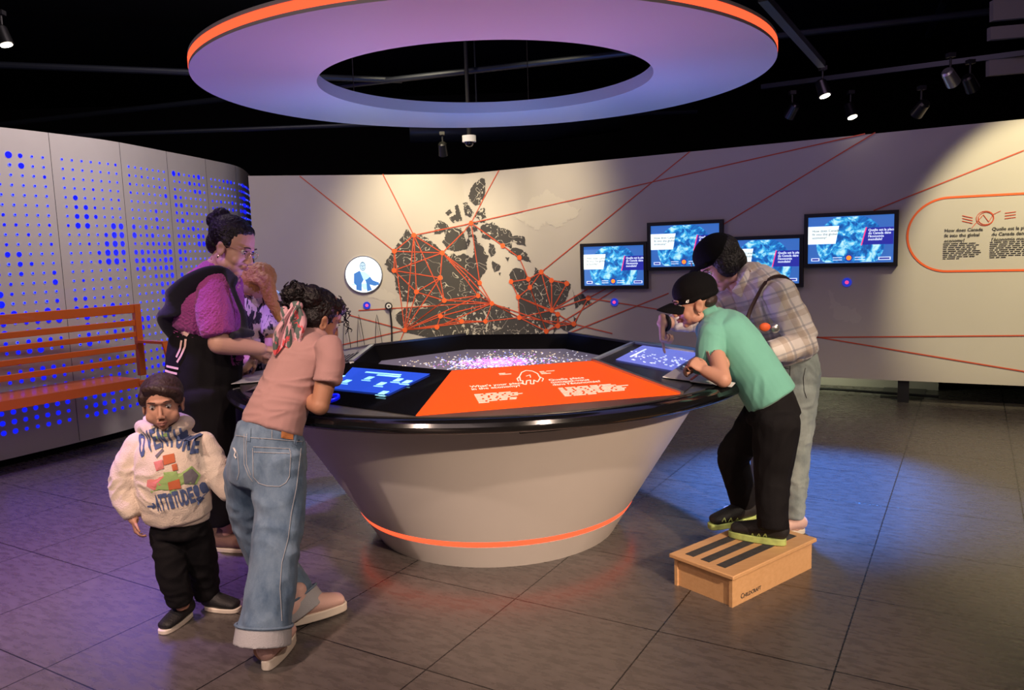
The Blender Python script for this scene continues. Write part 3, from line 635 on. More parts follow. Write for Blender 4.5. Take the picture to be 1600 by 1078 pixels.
# screens on the stations
def scr(k, px, m_, name='station_screen', off=.003, parent=None):
    P = [fpt(k, q)[0] + pan[k][1]*off for q in px]; mb = MB(); mb.prism(P, pan[k][1]*.002); return mb.build(name, m_, parent or pan[k][0])
s6 = scr(6, ((551, 575.4), (671.7, 585.5), (607, 617), (520, 608)), 'screen_blue')
n6 = pan[6][1]; mb = MB()
p0, p1 = fpt(6, (573, 584))[0], fpt(6, (630, 589))[0]; x6 = (p1-p0).normalized(); y6 = n6.cross(x6)
for q, l in (((572,583),.22),((590,587.5),.14)): a = fpt(6, q)[0]+n6*.006; mb.bar(a, a+x6*l, .012, .001, up=n6)
for q in ((528,590),(538,597),(573,592),(592,601),(618,595),(632,598),(595,615)):
    a = fpt(6, q)[0]+n6*.006; mb.bar(a, a+x6*.035, .034, .001, up=n6); mb.bar(a - y6*.03, a - y6*.03 + x6*.055, .006, .001, up=n6)
mb.build('screen_icon', 'glow_cyan', s6)
mb = MB(); p = fpt(6, (517, 622))[0]; pts = [p + n6*.004 + (x6*math.cos(a) + y6*math.sin(a))*.035 for a in [2*PI*i/24 for i in range(25)]]; mb.tube(pts, .004, 6); mb.build('touch_ring', 'glow_blue', pan[6][0])
s1_ = scr(1, ((1004, 541), (1092, 553), (1050, 580), (962, 563)), 'screen_soft')
n1_ = pan[1][1]; mb = MB(); rnd = random.Random(8); pa = fpt(1, (1000, 550))[0]; 
for i in range(60):
    px = rnd.uniform(985, 1075); py = 548 + (px-985)*.16 + rnd.uniform(0, 16); a = fpt(1, (px, py))[0]+n1_*.006; mb.box(a, rnd.uniform(.004, .016), rnd.uniform(.004, .012), .001, rot=rnd.uniform(0, 3))
mb.bar(fpt(1, (985, 559))[0]+n1_*.006, fpt(1, (1009, 547))[0]+n1_*.006, .008, .001, up=n1_); mb.build('screen_icon', 'glow_text', s1_)
def scr_in(k, m_, u0, u1, v0, v1):
    P = pan[k][2]; q = lambda u, v: P[3].lerp(P[2], u).lerp(P[0].lerp(P[1], u), v)
    mb = MB(); mb.prism([x + pan[k][1]*.003 for x in (q(u0, v0), q(u1, v0), q(u1, v1), q(u0, v1))], pan[k][1]*.002); return mb.build('station_screen', m_, pan[k][0])
for k in (2, 3, 4): scr_in(k, 'screen_pale', .12, .88, .15, .75)
scr(5, ((500, 556), (541, 546), (560, 548), (545, 565)), 'screen_dark')
P = pan[5][2]   # louvres on the left station near the well
mb = MB()
for i in range(6):
    f_ = .08 + i*.055; a = P[3].lerp(P[0], f_*.0+.02+i*.05); b = P[2].lerp(P[1], .02+i*.05); a, b = a.lerp(b, .45), a.lerp(b, .92); mb.bar(a + pan[5][1]*.004, b + pan[5][1]*.004, .012, .004, up=pan[5][1])
mb.build('vent_slot', 'black', pan[5][0])
# access hatch outline below the rim
mb = MB()
def cp(px, py, o=.0015):
    d = ray(px, py); lo, hi = 2., 4.2
    for _ in range(40):
        m_ = (lo+hi)/2; p = Vector((0, 0, HC)) + d*(m_/d.y)
        if math.hypot(p.x-KC.x, p.y-KC.y) > cone_r(p.z)+o: lo = m_
        else: hi = m_
    return p
for a, b in (((812,668),(812,677)),((812,677),(860,673)),((860,673),(909,667)),((909,667),(909,662))): mb.bar(cp(*a), cp(*b), .003, .002, up=(0, -1, 0))
mb.build('hatch_outline', 'black', ki)
# leaflets on the rim
def sheet(name, lab, px, z, m_='paper', extra=None):
    P = [fl(x, y, zz) if zz else fpt(1, (x, y))[0] + pan[1][1]*.004 for (x, y), zz in zip(px, z)]; mb = MB(); mb.prism(P, (0, 0, .003)); return mb.build(name, m_, label=lab, category='leaflet')
e = 1
b_ = sheet('leaflet', 'white printed leaflet nearest the boy\'s fist on the kiosk rim', ((1035,591),(1080,597),(1090,586),(1055,578)), (0,0,0,0))
mb = MB(); a1, a2 = (fpt(1, q_)[0] + pan[1][1]*.008 for q_ in ((1079, 596), (1089, 588))); mb.bar(a1, a2, .012, .002); mb.build('red_corner', 'mural_node', b_)
sheet('leaflet', 'cream leaflet beside the boy\'s elbow at the right end of the rim', ((1078,598),(1143,605),(1149,599),(1092,588)), (0,.853,.853,0))
sheet('leaflet', 'large white sheet overhanging the left rim behind the girl in jeans', ((342,602),(400,597),(470,586),(470,570),(400,581)), (.853,.853,.872,.885,.865))

# ================================================================ the ring canopy
RC = Vector((-.09, 4.27, 0)); zr = 2.324; c = (RC.x, RC.y, 0)
rg = thing('ceiling_ring', 'large suspended white ring canopy with an orange light band around its edge', 'ceiling ring', (RC.x, RC.y, zr))
mb = MB(); mb.lathe([(.869, zr), (1.456, zr), (1.456, zr+.014), (1.449, zr+.015), (1.449, zr+.05), (1.456, zr+.051), (1.456, zr+.066), (.869, zr+.066)], 160, c); mb.build('ring_body', 'ring_white', rg, smooth=True)
mb = MB(); mb.lathe([(1.447, zr+.016), (1.4575, zr+.016), (1.4575, zr+.049), (1.447, zr+.049)], 160, c); mb.build('light_band', 'orange_glow', rg, smooth=True)
for k in range(6):
    a = k*PI/3 + .3; p = RC + Vector((1.15*math.cos(a), 1.15*math.sin(a), zr+.06)); mb = MB(); mb.tube([p, p + Vector((0, 0, 3.95-zr-.06))], .003, 6); mb.build('hanger_cable', 'dark_metal', rg)

# ================================================================ the step box
P = [Vector((.828, 2.951, 0)), Vector((1.307, 3.328, 0)), Vector((1.135, 3.607, 0)), Vector((.656, 3.23, 0))]; cc = sum(P, Vector())/4
bx = thing('step_box', 'low wooden step box with dark grip strips on the floor at the right', 'step box', cc)
ex = (P[1]-P[0]).normalized(); ey = (P[3]-P[0]).normalized(); ey = (ey - ex*ey.dot(ex)).normalized(); Lx, Ly = (P[1]-P[0]).length, (P[3]-P[0]).length
def bq(x, y, z): return cc + ex*x + ey*y + Vector((0, 0, z))
def bbox(name, x0, x1, y0, y1, z0, z1, m_='wood', bev=.0):
    mb = MB(); mb.prism([bq(x0, y0, z0), bq(x1, y0, z0), bq(x1, y1, z0), bq(x0, y1, z0)], (0, 0, z1-z0)); o = mb.build(name, m_, bx, bevel=bev); return o
hx, hy = Lx/2 - .016, Ly/2 - .016
bbox('top_board', -Lx/2, Lx/2, -Ly/2, Ly/2, .122, .140, bev=.004)
fp = bbox('front_board', -hx, hx, -hy, -hy+.016, 0, .122); bbox('back_board', -hx, hx, hy-.016, hy, 0, .122)
bbox('side_board', -hx+.008, -hx+.024, -hy+.016, hy-.016, .0, .122); bbox('side_board', hx-.024, hx-.008, -hy+.016, hy-.016, .0, .122)
for i, y in enumerate((-.07, .01, .09)): bbox('grip_strip', -Lx/2+.045, Lx/2-.045, y-.022, y+.022, .1402, .1415, 'grip_tape')
mb = MB(); mb.add(*textmesh('C', .030, bq(-.235, -hy, .020), ex, (0, 0, 1), bold=.0006, thick=.001)); mb.add(*textmesh('HILDCRAFT', .0225, bq(-.213, -hy, .020), ex, (0, 0, 1), bold=.0006, thick=.001)); mb.build('maker_lettering', 'ink', fp)

# ================================================================ ceiling fixtures
def pipe(name, lab, a, b, r, m_='dark_metal', cat='pipe', **k):
    mb = MB(); mb.tube([a, b], r, 10); return mb.build(name, m_, smooth=True, label=lab, category=cat, **k)
mat('baffle', (.22, .20, .18), .9)
mat('dim_pipe', (.025, .03, .045), .4, metal=.5)
pipe('ceiling_pipe', 'long thin pipe running under the ceiling above the mural', (-6, 9.0, 3.0), (6, 6.4, 3.35), .03, 'dim_pipe')
pipe('ceiling_pipe', 'second pipe under the ceiling nearer the ring', (-5, 8.2, 2.75), (2.2, 9.2, 2.95), .025, 'dim_pipe')
pipe('ceiling_pipe', 'pipe crossing the dark ceiling on the left above the dotted wall', (-7, 6.2, 3.2), (-1, 8.0, 3.15), .03, 'dim_pipe')
for k, (a, b, lab) in enumerate(((at(1192, -4, 4.2), at(1284, 101, 5.7), 'lighting track running away from the ring at its upper right'), ((2.3, 3.3, 3.5), (4.4, 8.4, 3.5), 'lighting track farther right under the ceiling'), (at(1190, 136, 7.4), at(1640, 78, 6.2), 'lighting track crossing above the right mural leaf'))):
    mb = MB(); mb.bar(a, b, .05, .04); mb.build('lighting_track', 'dim_pipe', label=lab, category='track', group='ceiling tracks')
for px, py, Y, tgt, lab, on in ((10, 70, 5.6, (-2.5, 5.5, 0), 'lit ceiling spotlight at the far left of the dark ceiling', 1), (1289, 150, 6.2, (3, 5.5, 0), 'lit ceiling spotlight right of the ring, the left one of two', 1), (1332, 183, 6.9, (3.4, 6.0, 0), 'lit ceiling spotlight right of the ring, lower of two', 1),
                       (693, 242, 8.0, (-.6, 8.6, 1.5), 'small lit spotlight above the corner of the mural', 1), (1490, 130, 5.8, (4.4, 6.6, 1.5), 'large spotlight with bright housing above the text panel', 0), (1520, 140, 6.0, (4.4, 6.6, 1.5), 'dark spotlight right of the large one above the text panel', 0), (1432, 178, 6.2, (3, 8, 1.3), 'unlit spotlight left of the large one above the text panel', 0), (1232, 183, 7.0, (2, 8, 1.3), 'unlit spotlight hanging above the middle wall screens', 0)):
    p = at(px, py, Y); t = thing('ceiling_spotlight', lab, 'spotlight', p, 'ceiling spotlights'); d = (Vector(tgt)-p).normalized(); L0 = .13
    mb = MB(); mb.tube([p - d*L0, p - d*L0*.9, p - d*.02, p], [.03, .042, .048, .05], 20); mb.build('housing', 'dark_metal' if not (px == 1490) else 'silver', t, smooth=True)
    mb = MB(); mb.disc(p + d*.001, d, .038, .003, 20); mb.build('lens', 'lamp_glow' if on else 'dark_metal', t)
    mb = MB(); q = p - d*L0*.5; mb.tube([q + Vector((0, 0, .03)), q + Vector((0, 0, .14))], .008, 8); mb.box(q + Vector((0, 0, .15)), .05, .05, .03); mb.build('bracket', 'black', t)
p = at(733, 217, 7.6); t = thing('dome_camera', 'white dome camera hanging under the ceiling behind the ring', 'camera', p)
mb = MB(); mb.tube([p + Vector((0, 0, .03)), p + Vector((0, 0, -.03))], .065, 24); mb.build('housing', 'paper', t, smooth=True)
mb = MB(); mb.ball(p + Vector((0, 0, -.03)), .045); mb.build('dome', 'black_gloss', t, smooth=True)
mb = MB(); mb.tube([p + Vector((0, 0, .03)), Vector((p.x, p.y, 3.96))], .02, 10); mb.build('stem', 'black', t)
mb = MB(); a = at(640, 205, 9.5); mb.tube([a, a + Vector((1.6, .2, .0)), a + Vector((2.6, 1.0, .2))], .14, 14); mb.tube([a + Vector((.8, .1, .1)), Vector((a.x+.8, a.y+.1, 3.97))], .012, 6); mb.build('air_duct', 'dim_pipe', smooth=True, label='round dark air duct behind the ring above the mural', category='duct')
for k, (x0, y0, x1, y1, lab) in enumerate(((1552, 0, 1600, 32, 'topmost of the three grey ceiling baffles at the upper right'), (1548, 42, 1600, 62, 'middle one of the three grey ceiling baffles'), (1546, 90, 1600, 118, 'lowest of the three grey ceiling baffles at the upper right'))):
    a, b, c_, d = at(x0, y0, 6.4), at(x1+60, y0-10, 6.2), at(x1+60, y1-10, 6.2), at(x0, y1, 6.4); mb = MB(); mb.prism([a, b, c_, d], (0, .05, 0)); mb.build('ceiling_baffle', 'baffle', label=lab, category='baffle', group='ceiling baffles')
# ================================================================ figure tools
from mathutils.bvhtree import BVHTree
def cr(P, t):
    i = min(int(t), len(P)-2); f = t - i; p0, p1, p2, p3 = P[max(i-1, 0)], P[i], P[i+1], P[min(i+2, len(P)-1)]
    return .5*((2*p1) + (p2-p0)*f + (2*p0-5*p1+4*p2-p3)*f*f + (3*p1-p0-3*p2+p3)*f**3)
CAP = 1.
def loft(mb, pts, rad, side=None, n=18, sub=5, round_=True, cap=None):
    """smooth tapering limb: rad entries are r or (r along side, r across)"""
    pts = [Vector(p) for p in pts]; R2 = [Vector((r, r, 0)) if not isinstance(r, (tuple, list)) else Vector((r[0], r[1], 0)) for r in rad]
    k = (len(pts)-1)*sub; C = [cr(pts, i/sub) for i in range(k+1)]; Q = [cr(R2, i/sub) for i in range(k+1)]
    if round_:
        d0 = (C[0]-C[1]).normalized(); d1 = (C[-1]-C[-2]).normalized(); cp_ = CAP if cap is None else cap; r0, r1 = min(Q[0].x, Q[0].y)*(1 if cp_ > .5 else .7), min(Q[-1].x, Q[-1].y)*cp_
        pre = [(C[0] + d0*r0*math.sin(a), Q[0]*max(.12, math.cos(a))) for a in (1.45, 1.1, .7, .35)]
        post = [(C[-1] + d1*r1*math.sin(a), Q[-1]*max(.12, math.cos(a))) for a in (.35, .7, 1.1, 1.45)]
        C = [p for p, _ in pre] + C + [p for p, _ in post]; Q = [q for _, q in pre] + Q + [q for _, q in post]
    k = len(C); vs = []; nn = Vector(side) if side is not None else None
    for i in range(k):
        t = (C[min(i+1, k-1)] - C[max(i-1, 0)]).normalized()
        if nn is None: nn = t.orthogonal()
        a = Vector(side) if side is not None else nn
        a = a - t*a.dot(t); a = a.normalized() if a.length > 1e-4 else t.orthogonal().normalized(); nn = a; b = t.cross(a)
        for j in range(n):
            w_ = 2*PI*j/n; vs.append(C[i] + a*math.cos(w_)*Q[i].x + b*math.sin(w_)*Q[i].y)
    fs = [(i*n+j, i*n+(j+1) % n, (i+1)*n+(j+1) % n, (i+1)*n+j) for i in range(k-1) for j in range(n)] + [tuple(range(n))[::-1], tuple((k-1)*n+j for j in range(n))]
    mb.add(vs, fs)
def solid(mb, name, m_, parent, voxel=.006, it=6, fn=None, sculpt=None, **tags):
    """fuse everything in mb into one continuous skin, soften it, then shape folds or facial hollows"""
    me = mb.mesh(name + '_src'); t = bpy.data.objects.new('tmp', me); col.objects.link(t)
    r = t.modifiers.new('r', 'REMESH'); r.mode = 'VOXEL'; r.voxel_size = voxel; r.adaptivity = 0
    s = t.modifiers.new('s', 'SMOOTH'); s.factor = .5; s.iterations = it
    dg = bpy.context.evaluated_depsgraph_get(); dg.update()
    out = bpy.data.meshes.new_from_object(t.evaluated_get(dg)); bpy.data.objects.remove(t); bpy.data.meshes.remove(me)
    n = len(out.vertices); co = np.empty(n*3, 'f'); no = np.empty(n*3, 'f'); out.vertices.foreach_get('co', co); out.vertices.foreach_get('normal', no)
    co = co.reshape(-1, 3).astype(float); no = no.reshape(-1, 3)
    if fn is not None: co += no*np.array([fn(Vector(p)) for p in co])[:, None]
    for c_, sg, v_ in (sculpt or []):
        d2 = ((co - np.array(c_))**2).sum(1); co += np.exp(-d2/(2*sg*sg))[:, None]*np.array(v_)
    tree = BVHTree.FromPolygons([tuple(p) for p in co], [tuple(p.vertices) for p in out.polygons])
    org = np.array(parent.matrix_world.translation); co -= org
    out.vertices.foreach_set('co', co.astype('f').ravel()); out.update(); out.shade_smooth(); out.name = name
    out.materials.clear()
    o = link(name, out, m_, parent, **tags); bpy.context.view_layer.update(); return o, tree
def tuck(o, trees, depth=.007, reach=.036):
    """pull a body (or an under-layer) inside the garment worn over it"""
    me = o.data; org = o.parent.matrix_world.translation; N_ = [v.normal.copy() for v in me.vertices]
    for v, n_ in zip(me.vertices, N_):
        for tr in trees:
            p = v.co + org; loc, gn, _, dist = tr.find_nearest(p, reach)
            if loc is None: continue
            if gn.dot(n_) > .6 and (p-loc).dot(gn) > -depth: v.co = loc - gn*depth*1.3 - org
    me.update()
def folds(amp, sc=(14, 14, 7), seed=0., fine=.35):
    def f(p):
        q = Vector((p.x*sc[0] + seed, p.y*sc[1], p.z*sc[2])); w_ = noise.noise_vector(q*.5)*1.1
        a = noise.noise(q + w_); b = noise.noise(q*2.3 + w_ + Vector((7, 3, 1)))
        return amp*((1-abs(a)*2.2)*.75 + b*fine)
    return f
class Frame:
    def __init__(s, c, fwd, up, sc=1.):
        s.c = Vector(c); s.f = Vector(fwd).normalized(); u = Vector(up); s.u = (u - s.f*u.dot(s.f)).normalized(); s.r = s.f.cross(s.u); s.s = sc
        s.R = Matrix((s.r, s.f, s.u)).transposed()
    def p(s, x, y, z): return s.c + (s.r*x + s.f*y + s.u*z)*s.s
    def ball(s, mb, x, y, z, a, b, c_, tilt=0): mb.ball(s.p(x, y, z), a*s.s, b*s.s, c_*s.s, R=s.R @ Matrix.Rotation(tilt, 3, 'X'), nu=24, nv=16)
def head(mb, fr, child=0.):
    fr.ball(mb, 0, -.012, .030, .076, .095, .086); fr.ball(mb, 0, .028, -.025, .063, .058, .070)
    ch = .012*child
    fr.ball(mb, 0, .034, -.070 + ch, .050 + .006*child, .044, .036); fr.ball(mb, 0, .062, -.096 + ch, .021, .018, .017)
    for s in (-1, 1):
        fr.ball(mb, s*.036, .052 - .002*child, -.040 - .004*child, .024 + .006*child, .024, .026 + .004*child)                       # cheek
        fr.ball(mb, s*.045, .010, -.075 + ch, .018, .035, .022)                  # jaw angle
        fr.ball(mb, s*.077, -.008, -.018, .008, .019, .032, .2*1)                # ear
        fr.ball(mb, s*.084, -.014, -.006, .006, .014, .020, .2); fr.ball(mb, s*.012, .096, -.040, .0075, .009, .0065)
    L_ = 1 - .25*child
    loft(mb, [fr.p(0, .080, .006), fr.p(0, .092, -.014), fr.p(0, .101*L_ + .096*(1-L_), -.034)], [.0085*fr.s*(1-.2*child), .0095*fr.s*(1-.15*child), .0125*fr.s*(1-.15*child)], n=12)
    fr.ball(mb, 0, .078, .022, .046, .012, .010); fr.ball(mb, 0, .085, -.060, .022, .010, .006); fr.ball(mb, 0, .083, -.070, .019, .010, .006)
def head_sculpt(fr):
    s = fr.s; out = []
    for k in (-1, 1):
        out.append((fr.p(k*.031, .084, .002), .011*s, -fr.f*.011*s)); out.append((fr.p(k*.088, -.010, -.014), .009*s, -fr.r*k*.007*s))
    out.append((fr.p(0, .098, -.065), .004*s, -fr.f*.0035*s)); out.append((fr.p(0, .085, -.082), .010*s, -fr.f*.004*s)); return out
mat('eye_white', (.75, .72, .70), .25); mat('eye_dark', (.02, .012, .01), .15); mat('brow', (.03, .018, .015), .8); mat('lip', (.40, .17, .14), .5)
def face_bits(root, fr, brows='brow', bw=1., lipm='lip'):
    for k in (-1, 1):
        mb = MB(); fr.ball(mb, k*.031, .0665, .001, .0115, .0115, .0105); e = mb.build('eye', 'eye_white', root, smooth=True)
        mb = MB(); fr.ball(mb, k*.031 , .0745, -.001, .0058, .0045, .0058); mb.build('iris', 'eye_dark', e, smooth=True)
        mb = MB(); loft(mb, [fr.p(k*.019, .0755, .006), fr.p(k*.031, .081, .0095), fr.p(k*.044, .073, .006)], [.0016*fr.s*bw, .0022*fr.s*bw, .0016*fr.s*bw], n=8); mb.build('eyelashes', 'brow', root, smooth=True)
        mb = MB(); loft(mb, [fr.p(k*.016, .088, .024), fr.p(k*.032, .087, .0275), fr.p(k*.050, .074, .023)], [.0024*fr.s*bw, .0032*fr.s*bw, .0018*fr.s*bw], n=8); mb.build('eyebrow', brows, root, smooth=True)
    mb = MB(); loft(mb, [fr.p(-.022, .084, -.064), fr.p(-.010, .094, -.0605), fr.p(0, .0955, -.062), fr.p(.010, .094, -.0605), fr.p(.022, .084, -.064)], [.0015*fr.s, .0036*fr.s, .0034*fr.s, .0036*fr.s, .0015*fr.s], n=8)
    loft(mb, [fr.p(-.020, .084, -.066), fr.p(0, .093, -.071), fr.p(.020, .084, -.066)], [.0015*fr.s, .0048*fr.s, .0015*fr.s], n=8); mb.build('lips', lipm, root, smooth=True)
def hand(mb, wrist, d, palm, side, s=1., curl=(.5, .5, .55, .6), thumb=.5, point=False):
    """palm + four unequal fingers + thumb; palm = direction the palm faces, side = +1/-1 which side the thumb leaves"""
    w_ = Vector(wrist); d = Vector(d).normalized(); pn = Vector(palm); pn = (pn - d*pn.dot(d)).normalized(); sd = d.cross(pn)*side
    loft(mb, [w_ - d*.03*s, w_ + d*.01*s, w_ + d*.05*s, w_ + d*.082*s], [(.026*s, .019*s), (.027*s, .018*s), (.038*s, .015*s), (.036*s, .012*s)], side=sd, n=16)
    L = [.072, .080, .074, .058]
    for i in range(4):
        off = (.029 - .0195*i)*s; b = w_ + d*(.082 - abs(i-1.2)*.004)*s + sd*off; c = .08 if (point and i == 0) else curl[i]
        dirv = (d + sd*(.10 - .07*i)).normalized(); P = [b - dirv*.015*s, b]; ang = 0; q = b
        for j, fr_ in enumerate((.45, .31, .24)):
            ang += c*(1., 1.15, .8)[j]; v = dirv*math.cos(ang) + pn*math.sin(ang); q = q + v*L[i]*fr_*s*1.0; P.append(q)
        r = (.0088 if i < 3 else .0075)*s; loft(mb, P, [r, r, r*.95, r*.9, r*.78], n=10, sub=3)
    b = w_ + d*.018*s + sd*.026*s; v1 = (d*.75 + sd*.75 + pn*.25*thumb).normalized(); v2 = (d*.95 + sd*(.35 - .5*thumb) + pn*.5*thumb).normalized()
    loft(mb, [b - v1*.01*s, b + v1*.028*s, b + v1*.045*s + v2*.016*s, b + v1*.047*s + v2*.042*s], [.013*s, .012*s, .0098*s, .0082*s], n=10, sub=3)
def stroke(mb, tree, px, wd, lift=.002, up=None, step=4.):
    """ribbon laid on a garment along pixel waypoints found on its surface"""
    Q = []
    for a, b in zip(px[:-1], px[1:]):
        a, b = Vector(a), Vector(b); k = max(1, int((b-a).length/step))
        for j in range(k + (1 if b == Vector(px[-1]) else 0)):
            p = a.lerp(b, j/k); h = tree.ray_cast(Vector((0, 0, HC)), ray(p.x, p.y).normalized())
            if h[0] is not None: Q.append((h[0] + h[1]*lift*(1 if h[1].dot(ray(p.x, p.y)) < 0 else -1), h[1]))
    for (a, na), (b, nb) in zip(Q[:-1], Q[1:]):
        if 1e-4 < (b-a).length < .06: mb.bar(a, b, wd, .0012, up=na)
def patch(mb, tree, px, lift=.002, sub=1):
    """filled shape laid on a garment; px = outline in pixels"""
    poly = [Vector((x, y, 0)) for x, y in px]; c = sum(poly, Vector())/len(poly); rings = [[c.lerp(p, t) for p in poly] for t in (.0, .35, .7, 1.)]
    vs = []; ok = True; n = len(poly)
    for rg_ in rings:
        for p in rg_:
            h = tree.ray_cast(Vector((0, 0, HC)), ray(p.x, p.y).normalized())
            if h[0] is None: return
            vs.append(h[0] - ray(p.x, p.y).normalized()*lift)
    mb.add(vs, [(i*n+j, i*n+(j+1) % n, (i+1)*n+(j+1) % n, (i+1)*n+j) for i in range(3) for j in range(n)])
def shoe(parent, heel, toe, h=.09, w_=.045, um='black', sm='paper', lab=None, name='shoe', sole=.028, up=(0, 0, 1), accent=None):
    heel, toe = Vector(heel), Vector(toe); d = (toe-heel); L = d.length; d.normalize(); up = Vector(up); up = (up - d*up.dot(d)).normalized(); sd = d.cross(up)
    q = lambda t, z: heel + d*L*t + up*z
    mb = MB(); s = sole
    loft(mb, [q(.07, s+h*.40), q(.30, s+h*.36), q(.58, s+h*.24), q(.88, s+h*.14)], [(w_*.82, h*.46), (w_*.90, h*.44), (w_*1.02, h*.34), (w_*.90, h*.25)], side=sd, n=20, cap=1)
    loft(mb, [q(.16, s+h*.3), q(.18, s+h*1.0)], [w_*.74, w_*.66], n=16, cap=1)
    o, tr = solid(mb, name, um, parent, .0045, 5, **({'label': lab} if lab else {}))
    mb = MB(); n = 28; P = []
    for i in range(n):
        a = 2*PI*i/n; t = .5 + .53*math.cos(a); ww = w_*(.86 + .16*math.cos(a*1)*1)*abs(math.sin(a))**.6*(1 if math.sin(a) > 0 else -1); P.append(q(t, 0) + sd*ww)
    mb.prism(P, up*s); so = mb.build('sole', sm, o, bevel=.004)
    return o, tr
def cloth(name, color, rough=.85, bump=.25, sc=350, **k): return mat(name, color, rough, bump=bump, bscale=sc, vary=.10, vscale=12, sheen=.15, spec=.2, **k)
mat('skin_light', (.56, .33, .25), .5, bump=.04, bscale=300, spec=.35); mat('skin_tan', (.42, .21, .13), .5, bump=.04, bscale=300, spec=.35); mat('skin_warm', (.50, .27, .19), .5, bump=.04, bscale=300, spec=.35)
mat('hair_black', (.007, .005, .006), .45, bump=.9, bscale=90, spec=.4); mat('hair_brown', (.035, .019, .017), .5, bump=.5, bscale=90, spec=.4); mat('hair_blond', (.50, .26, .07), .45, bump=.9, bscale=80, spec=.4)
cloth('purple_knit', (.34, .06, .26), bump=.9, sc=120); mat('black_cloth', (.006, .006, .008), .9, spec=.2); mat('black_pants', (.006, .0055, .007), .85, bump=.2, bscale=300, spec=.2); cloth('rose_jersey', (.40, .235, .225), bump=.12)
cloth('cream_fleece', (.72, .62, .52), bump=.35, sc=220); cloth('mint_jersey', (.15, .42, .34), bump=.1); mat('cap_black', (.004, .004, .005), .9, bump=.2, bscale=400, spec=.15); cloth('navy_strap', (.012, .012, .022))
mat('taupe', (.22, .13, .11), .8, bump=.5, bscale=300); mat('shoe_black', (.012, .012, .014), .6, bump=.3, bscale=200); mat('shoe_pink', (.74, .48, .42), .6, bump=.2, bscale=250)
mat('sole_white', (.75, .68, .58), .6); mat('sole_lime', (.42, .54, .17), .55, vary=.5, vscale=40); mat('leather_tag', (.42, .16, .05), .6); mat('stitch', (.38, .40, .44), .8); mat('denim_inside', (.42, .43, .46), .85, bump=.3, bscale=300)
mat('strap_brown', (.06, .03, .03), .5); mat('metal_gold', (.8, .6, .35), .25, metal=1)
def denim(name, c0, c1):
    m = mat(name, c0, .85, bump=.3, bscale=450, sheen=.1, spec=.2); N, L = nodes(m); tc = N.new('ShaderNodeTexCoord'); mp = N.new('ShaderNodeMapping'); mp.inputs['Scale'].default_value = (7, 7, 4)
    nz = N.new('ShaderNodeTexNoise'); nz.inputs['Scale'].default_value = 1.6; nz.inputs['Detail'].default_value = 8; nz.inputs['Roughness'].default_value = .65
    r = N.new('ShaderNodeValToRGB'); r.color_ramp.elements[0].position = .34; r.color_ramp.elements[1].position = .68; r.color_ramp.elements[0].color = tuple(c0) + (1,); r.color_ramp.elements[1].color = tuple(c1) + (1,)
    L.new(tc.outputs['Object'], mp.inputs[0]); L.new(mp.outputs[0], nz.inputs['Vector']); L.new(nz.outputs['Fac'], r.inputs[0]); L.new(r.outputs[0], N['Principled BSDF'].inputs['Base Color'])
denim('denim_blue', (.07, .125, .21), (.20, .29, .40)); denim('denim_grey', (.22, .27, .28), (.42, .48, .47))
def pattern_mat(name, base, inks, sc, th):
    m = mat(name, base, .7, sheen=.1); N, L = nodes(m); tc = N.new('ShaderNodeTexCoord'); prev = None
    for k, (ink, s, t) in enumerate(zip(inks, sc, th)):
        mp = N.new('ShaderNodeMapping'); mp.inputs['Location'].default_value = (k*3.1, k*1.7, 0); mp.inputs['Rotation'].default_value = (.4, .6*k, .8)
        mp.inputs['Scale'].default_value = s; nz = N.new('ShaderNodeTexNoise'); nz.inputs['Scale'].default_value = 1; nz.inputs['Detail'].default_value = 2; nz.inputs['Distortion'].default_value = .7
        g = N.new('ShaderNodeMath'); g.operation = 'GREATER_THAN'; g.inputs[1].default_value = t; mx = N.new('ShaderNodeMix'); mx.data_type = 'RGBA'
        L.new(tc.outputs['Object'], mp.inputs[0]); L.new(mp.outputs[0], nz.inputs['Vector']); L.new(nz.outputs['Fac'], g.inputs[0]); L.new(g.outputs[0], mx.inputs[0])
        mx.inputs[7].default_value = tuple(ink) + (1,)
        if prev is None: mx.inputs[6].default_value = tuple(base) + (1,)
        else: L.new(prev, mx.inputs[6])
        prev = mx.outputs[2]
    L.new(prev, N['Principled BSDF'].inputs['Base Color'])
pattern_mat('print_blouse', (.74, .66, .60), [(.02, .02, .03), (.10, .10, .12)], [(34, 34, 11), (60, 60, 16)], [.55, .63])
pattern_mat('print_scarf', (.66, .38, .44), [(.09, .13, .12), (.66, .08, .10)], [(30, 30, 13), (26, 26, 26)], [.56, .63])
